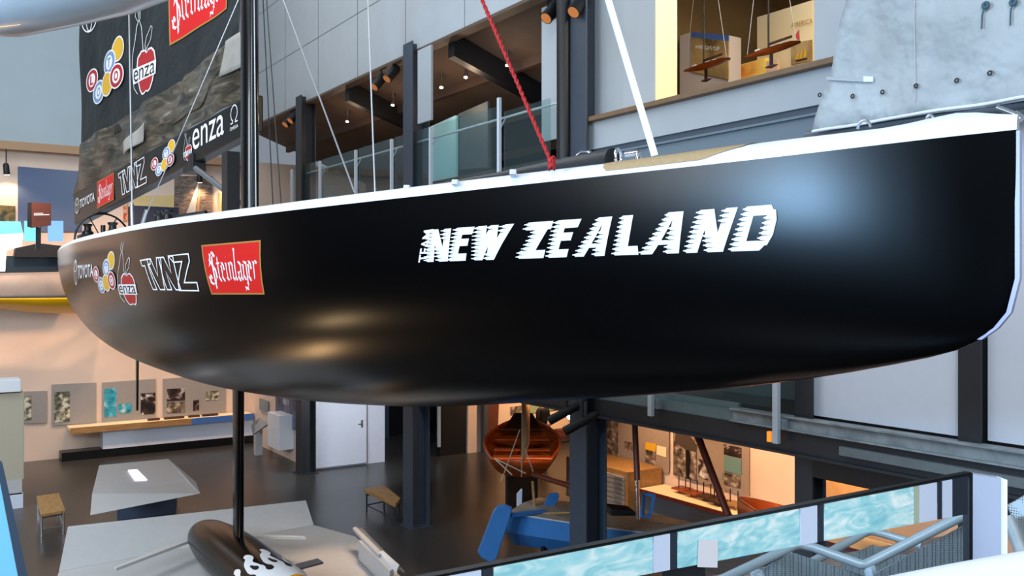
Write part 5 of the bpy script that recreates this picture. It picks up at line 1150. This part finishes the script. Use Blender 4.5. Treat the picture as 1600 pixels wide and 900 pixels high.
# brown reflections layer: floor beyond -> actual stair landing and rails seen through the glass
st = thing('stair_balustrade', (3.0, 2.6, 2.3), 'grey tube handrails with perforated mesh panels seen through the glass', 'stair railing')
def rail(pts, r=.017, nm='handrail'): MB().tube([Ps(*p) for p in pts], r, n=12).build(nm, mat('grey tube rail', (176, 184, 188), .4, metal=.2), st, smooth=True)
rail([(1120, 910, 3.0), (1240, 853, 3.2), (1250, 851, 3.2), (1270, 855, 3.2), (1345, 882, 3.1), (1352, 882, 3.1), (1370, 874, 3.1), (1515, 800, 3.0)])
rail([(1262, 882, 3.6), (1352, 832, 3.8), (1362, 830, 3.8), (1380, 834, 3.8), (1440, 852, 3.7)])
def mp(px, s): MB().slab([Ps(u, v, s) for u, v in px], (.004, .006, 0)).build('mesh_panel', 'mesh', st)
mp(((1170, 915), (1186, 893), (1237, 863), (1350, 900), (1350, 915)), 3.15); mp(((1365, 915), (1365, 898), (1515, 817), (1515, 915)), 3.05); mp(((1310, 875), (1365, 852), (1430, 872), (1400, 890), (1330, 905)), 3.75)
mb = MB(); mb.tube([Ps(1514, 817, 3.04), Ps(1516, 905, 3.04)], .012, n=6); mb.build('mesh_edge', 'steel', st)
for u, v in ((1182, 893), (1358, 884)): mb = MB(); mb.tube([Ps(u, v, 3.1), Ps(u+10, v+30, 3.1)], .022, n=8); mb.build('bracket', 'alu', st)
# warm timber landing below
tag(MB().slab([Pz(1080, 905, 3.35-.6), Pz(1518, 830, 3.35-.6), Pz(1518, 1000, 3.35-.6), Pz(1080, 1000, 3.35-.6)], (0, 0, -.1)).build('stair_landing', ramp_mat('brown landing', [(.35, (150, 116, 98)), (.65, (206, 170, 150))], scale=(1, 9, 1), nscale=2, rough=.4)), 'brown timber landing below the mesh railings', 'landing')
# grey end panel with white edge and right mesh
t = thing('end_panel', Ps(1545, 860, 2.75), 'upright pale grey panel with white edge right of the glass', 'panel')
MB().slab([Ps(1521, 900, 2.75), Ps(1569, 885, 2.72), Ps(1569, 748, 2.72), Ps(1521, 741, 2.75)], (.02, .03, 0)).build('panel', mat('pale grey panel', (160, 166, 184), .5), t)
MB().slab([Ps(1568, 886, 2.71), Ps(1574, 884, 2.70), Ps(1574, 750, 2.70), Ps(1568, 748, 2.71)], (.02, .03, 0)).build('white_edge', 'white', t)
t = thing('side_railing', Ps(1590, 860, 2.9), 'perforated mesh railing at the right edge beside grey panel', 'stair railing')
MB().slab([Ps(1575, 790, 2.95), Ps(1610, 770, 2.9), Ps(1610, 830, 2.9), Ps(1600, 855, 2.9)], (.004, .006, 0)).build('mesh_panel', 'mesh', t)
MB().tube([Ps(1574, 806, 2.9), Ps(1600, 872, 2.85)], .02, n=10).build('handrail', 'galv', t, smooth=True)
rows = [[Ps(u, v, s) for s, v in ((2.1, 905-.28*(u-1340)), (2.12, 890-.28*(u-1340)*.6-2), (2.25, 880-.2*(u-1340)), (2.6, 900-.1*(u-1340)))] for u in (1300, 1340, 1400, 1460, 1520, 1580, 1640)]
mb = MB(); pts = [Ps(1330, 966, 2.0), Ps(1420, 944, 2.05), Ps(1500, 927, 2.1), Ps(1600, 908, 2.15), Ps(1700, 893, 2.2)]; mb.tube(pts, .068, n=24)
tag(mb.build('white_handrail', 'white', smooth=True), 'broad rounded white rail in the bottom right corner', 'handrail')
# blue slanted screen at lower left corner
t = thing('tilted_screen', Ps(10, 880, 3.4), 'tilted light blue screen with slate frame in the bottom left corner', 'screen')
MB().slab([Ps(-60, 700, 3.2), Ps(0, 742, 3.2), Ps(44, 930, 3.2), Ps(-60, 930, 3.2)], (.0, .03, 0)).build('screen', mat('light blue print', (120, 186, 206), .4), t)
MB().slab([Ps(-6, 722, 3.18), Ps(4, 724, 3.18), Ps(50, 930, 3.18), Ps(34, 930, 3.18)], (0, .05, 0)).build('frame', mat('slate frame', (56, 66, 80), .4), t)
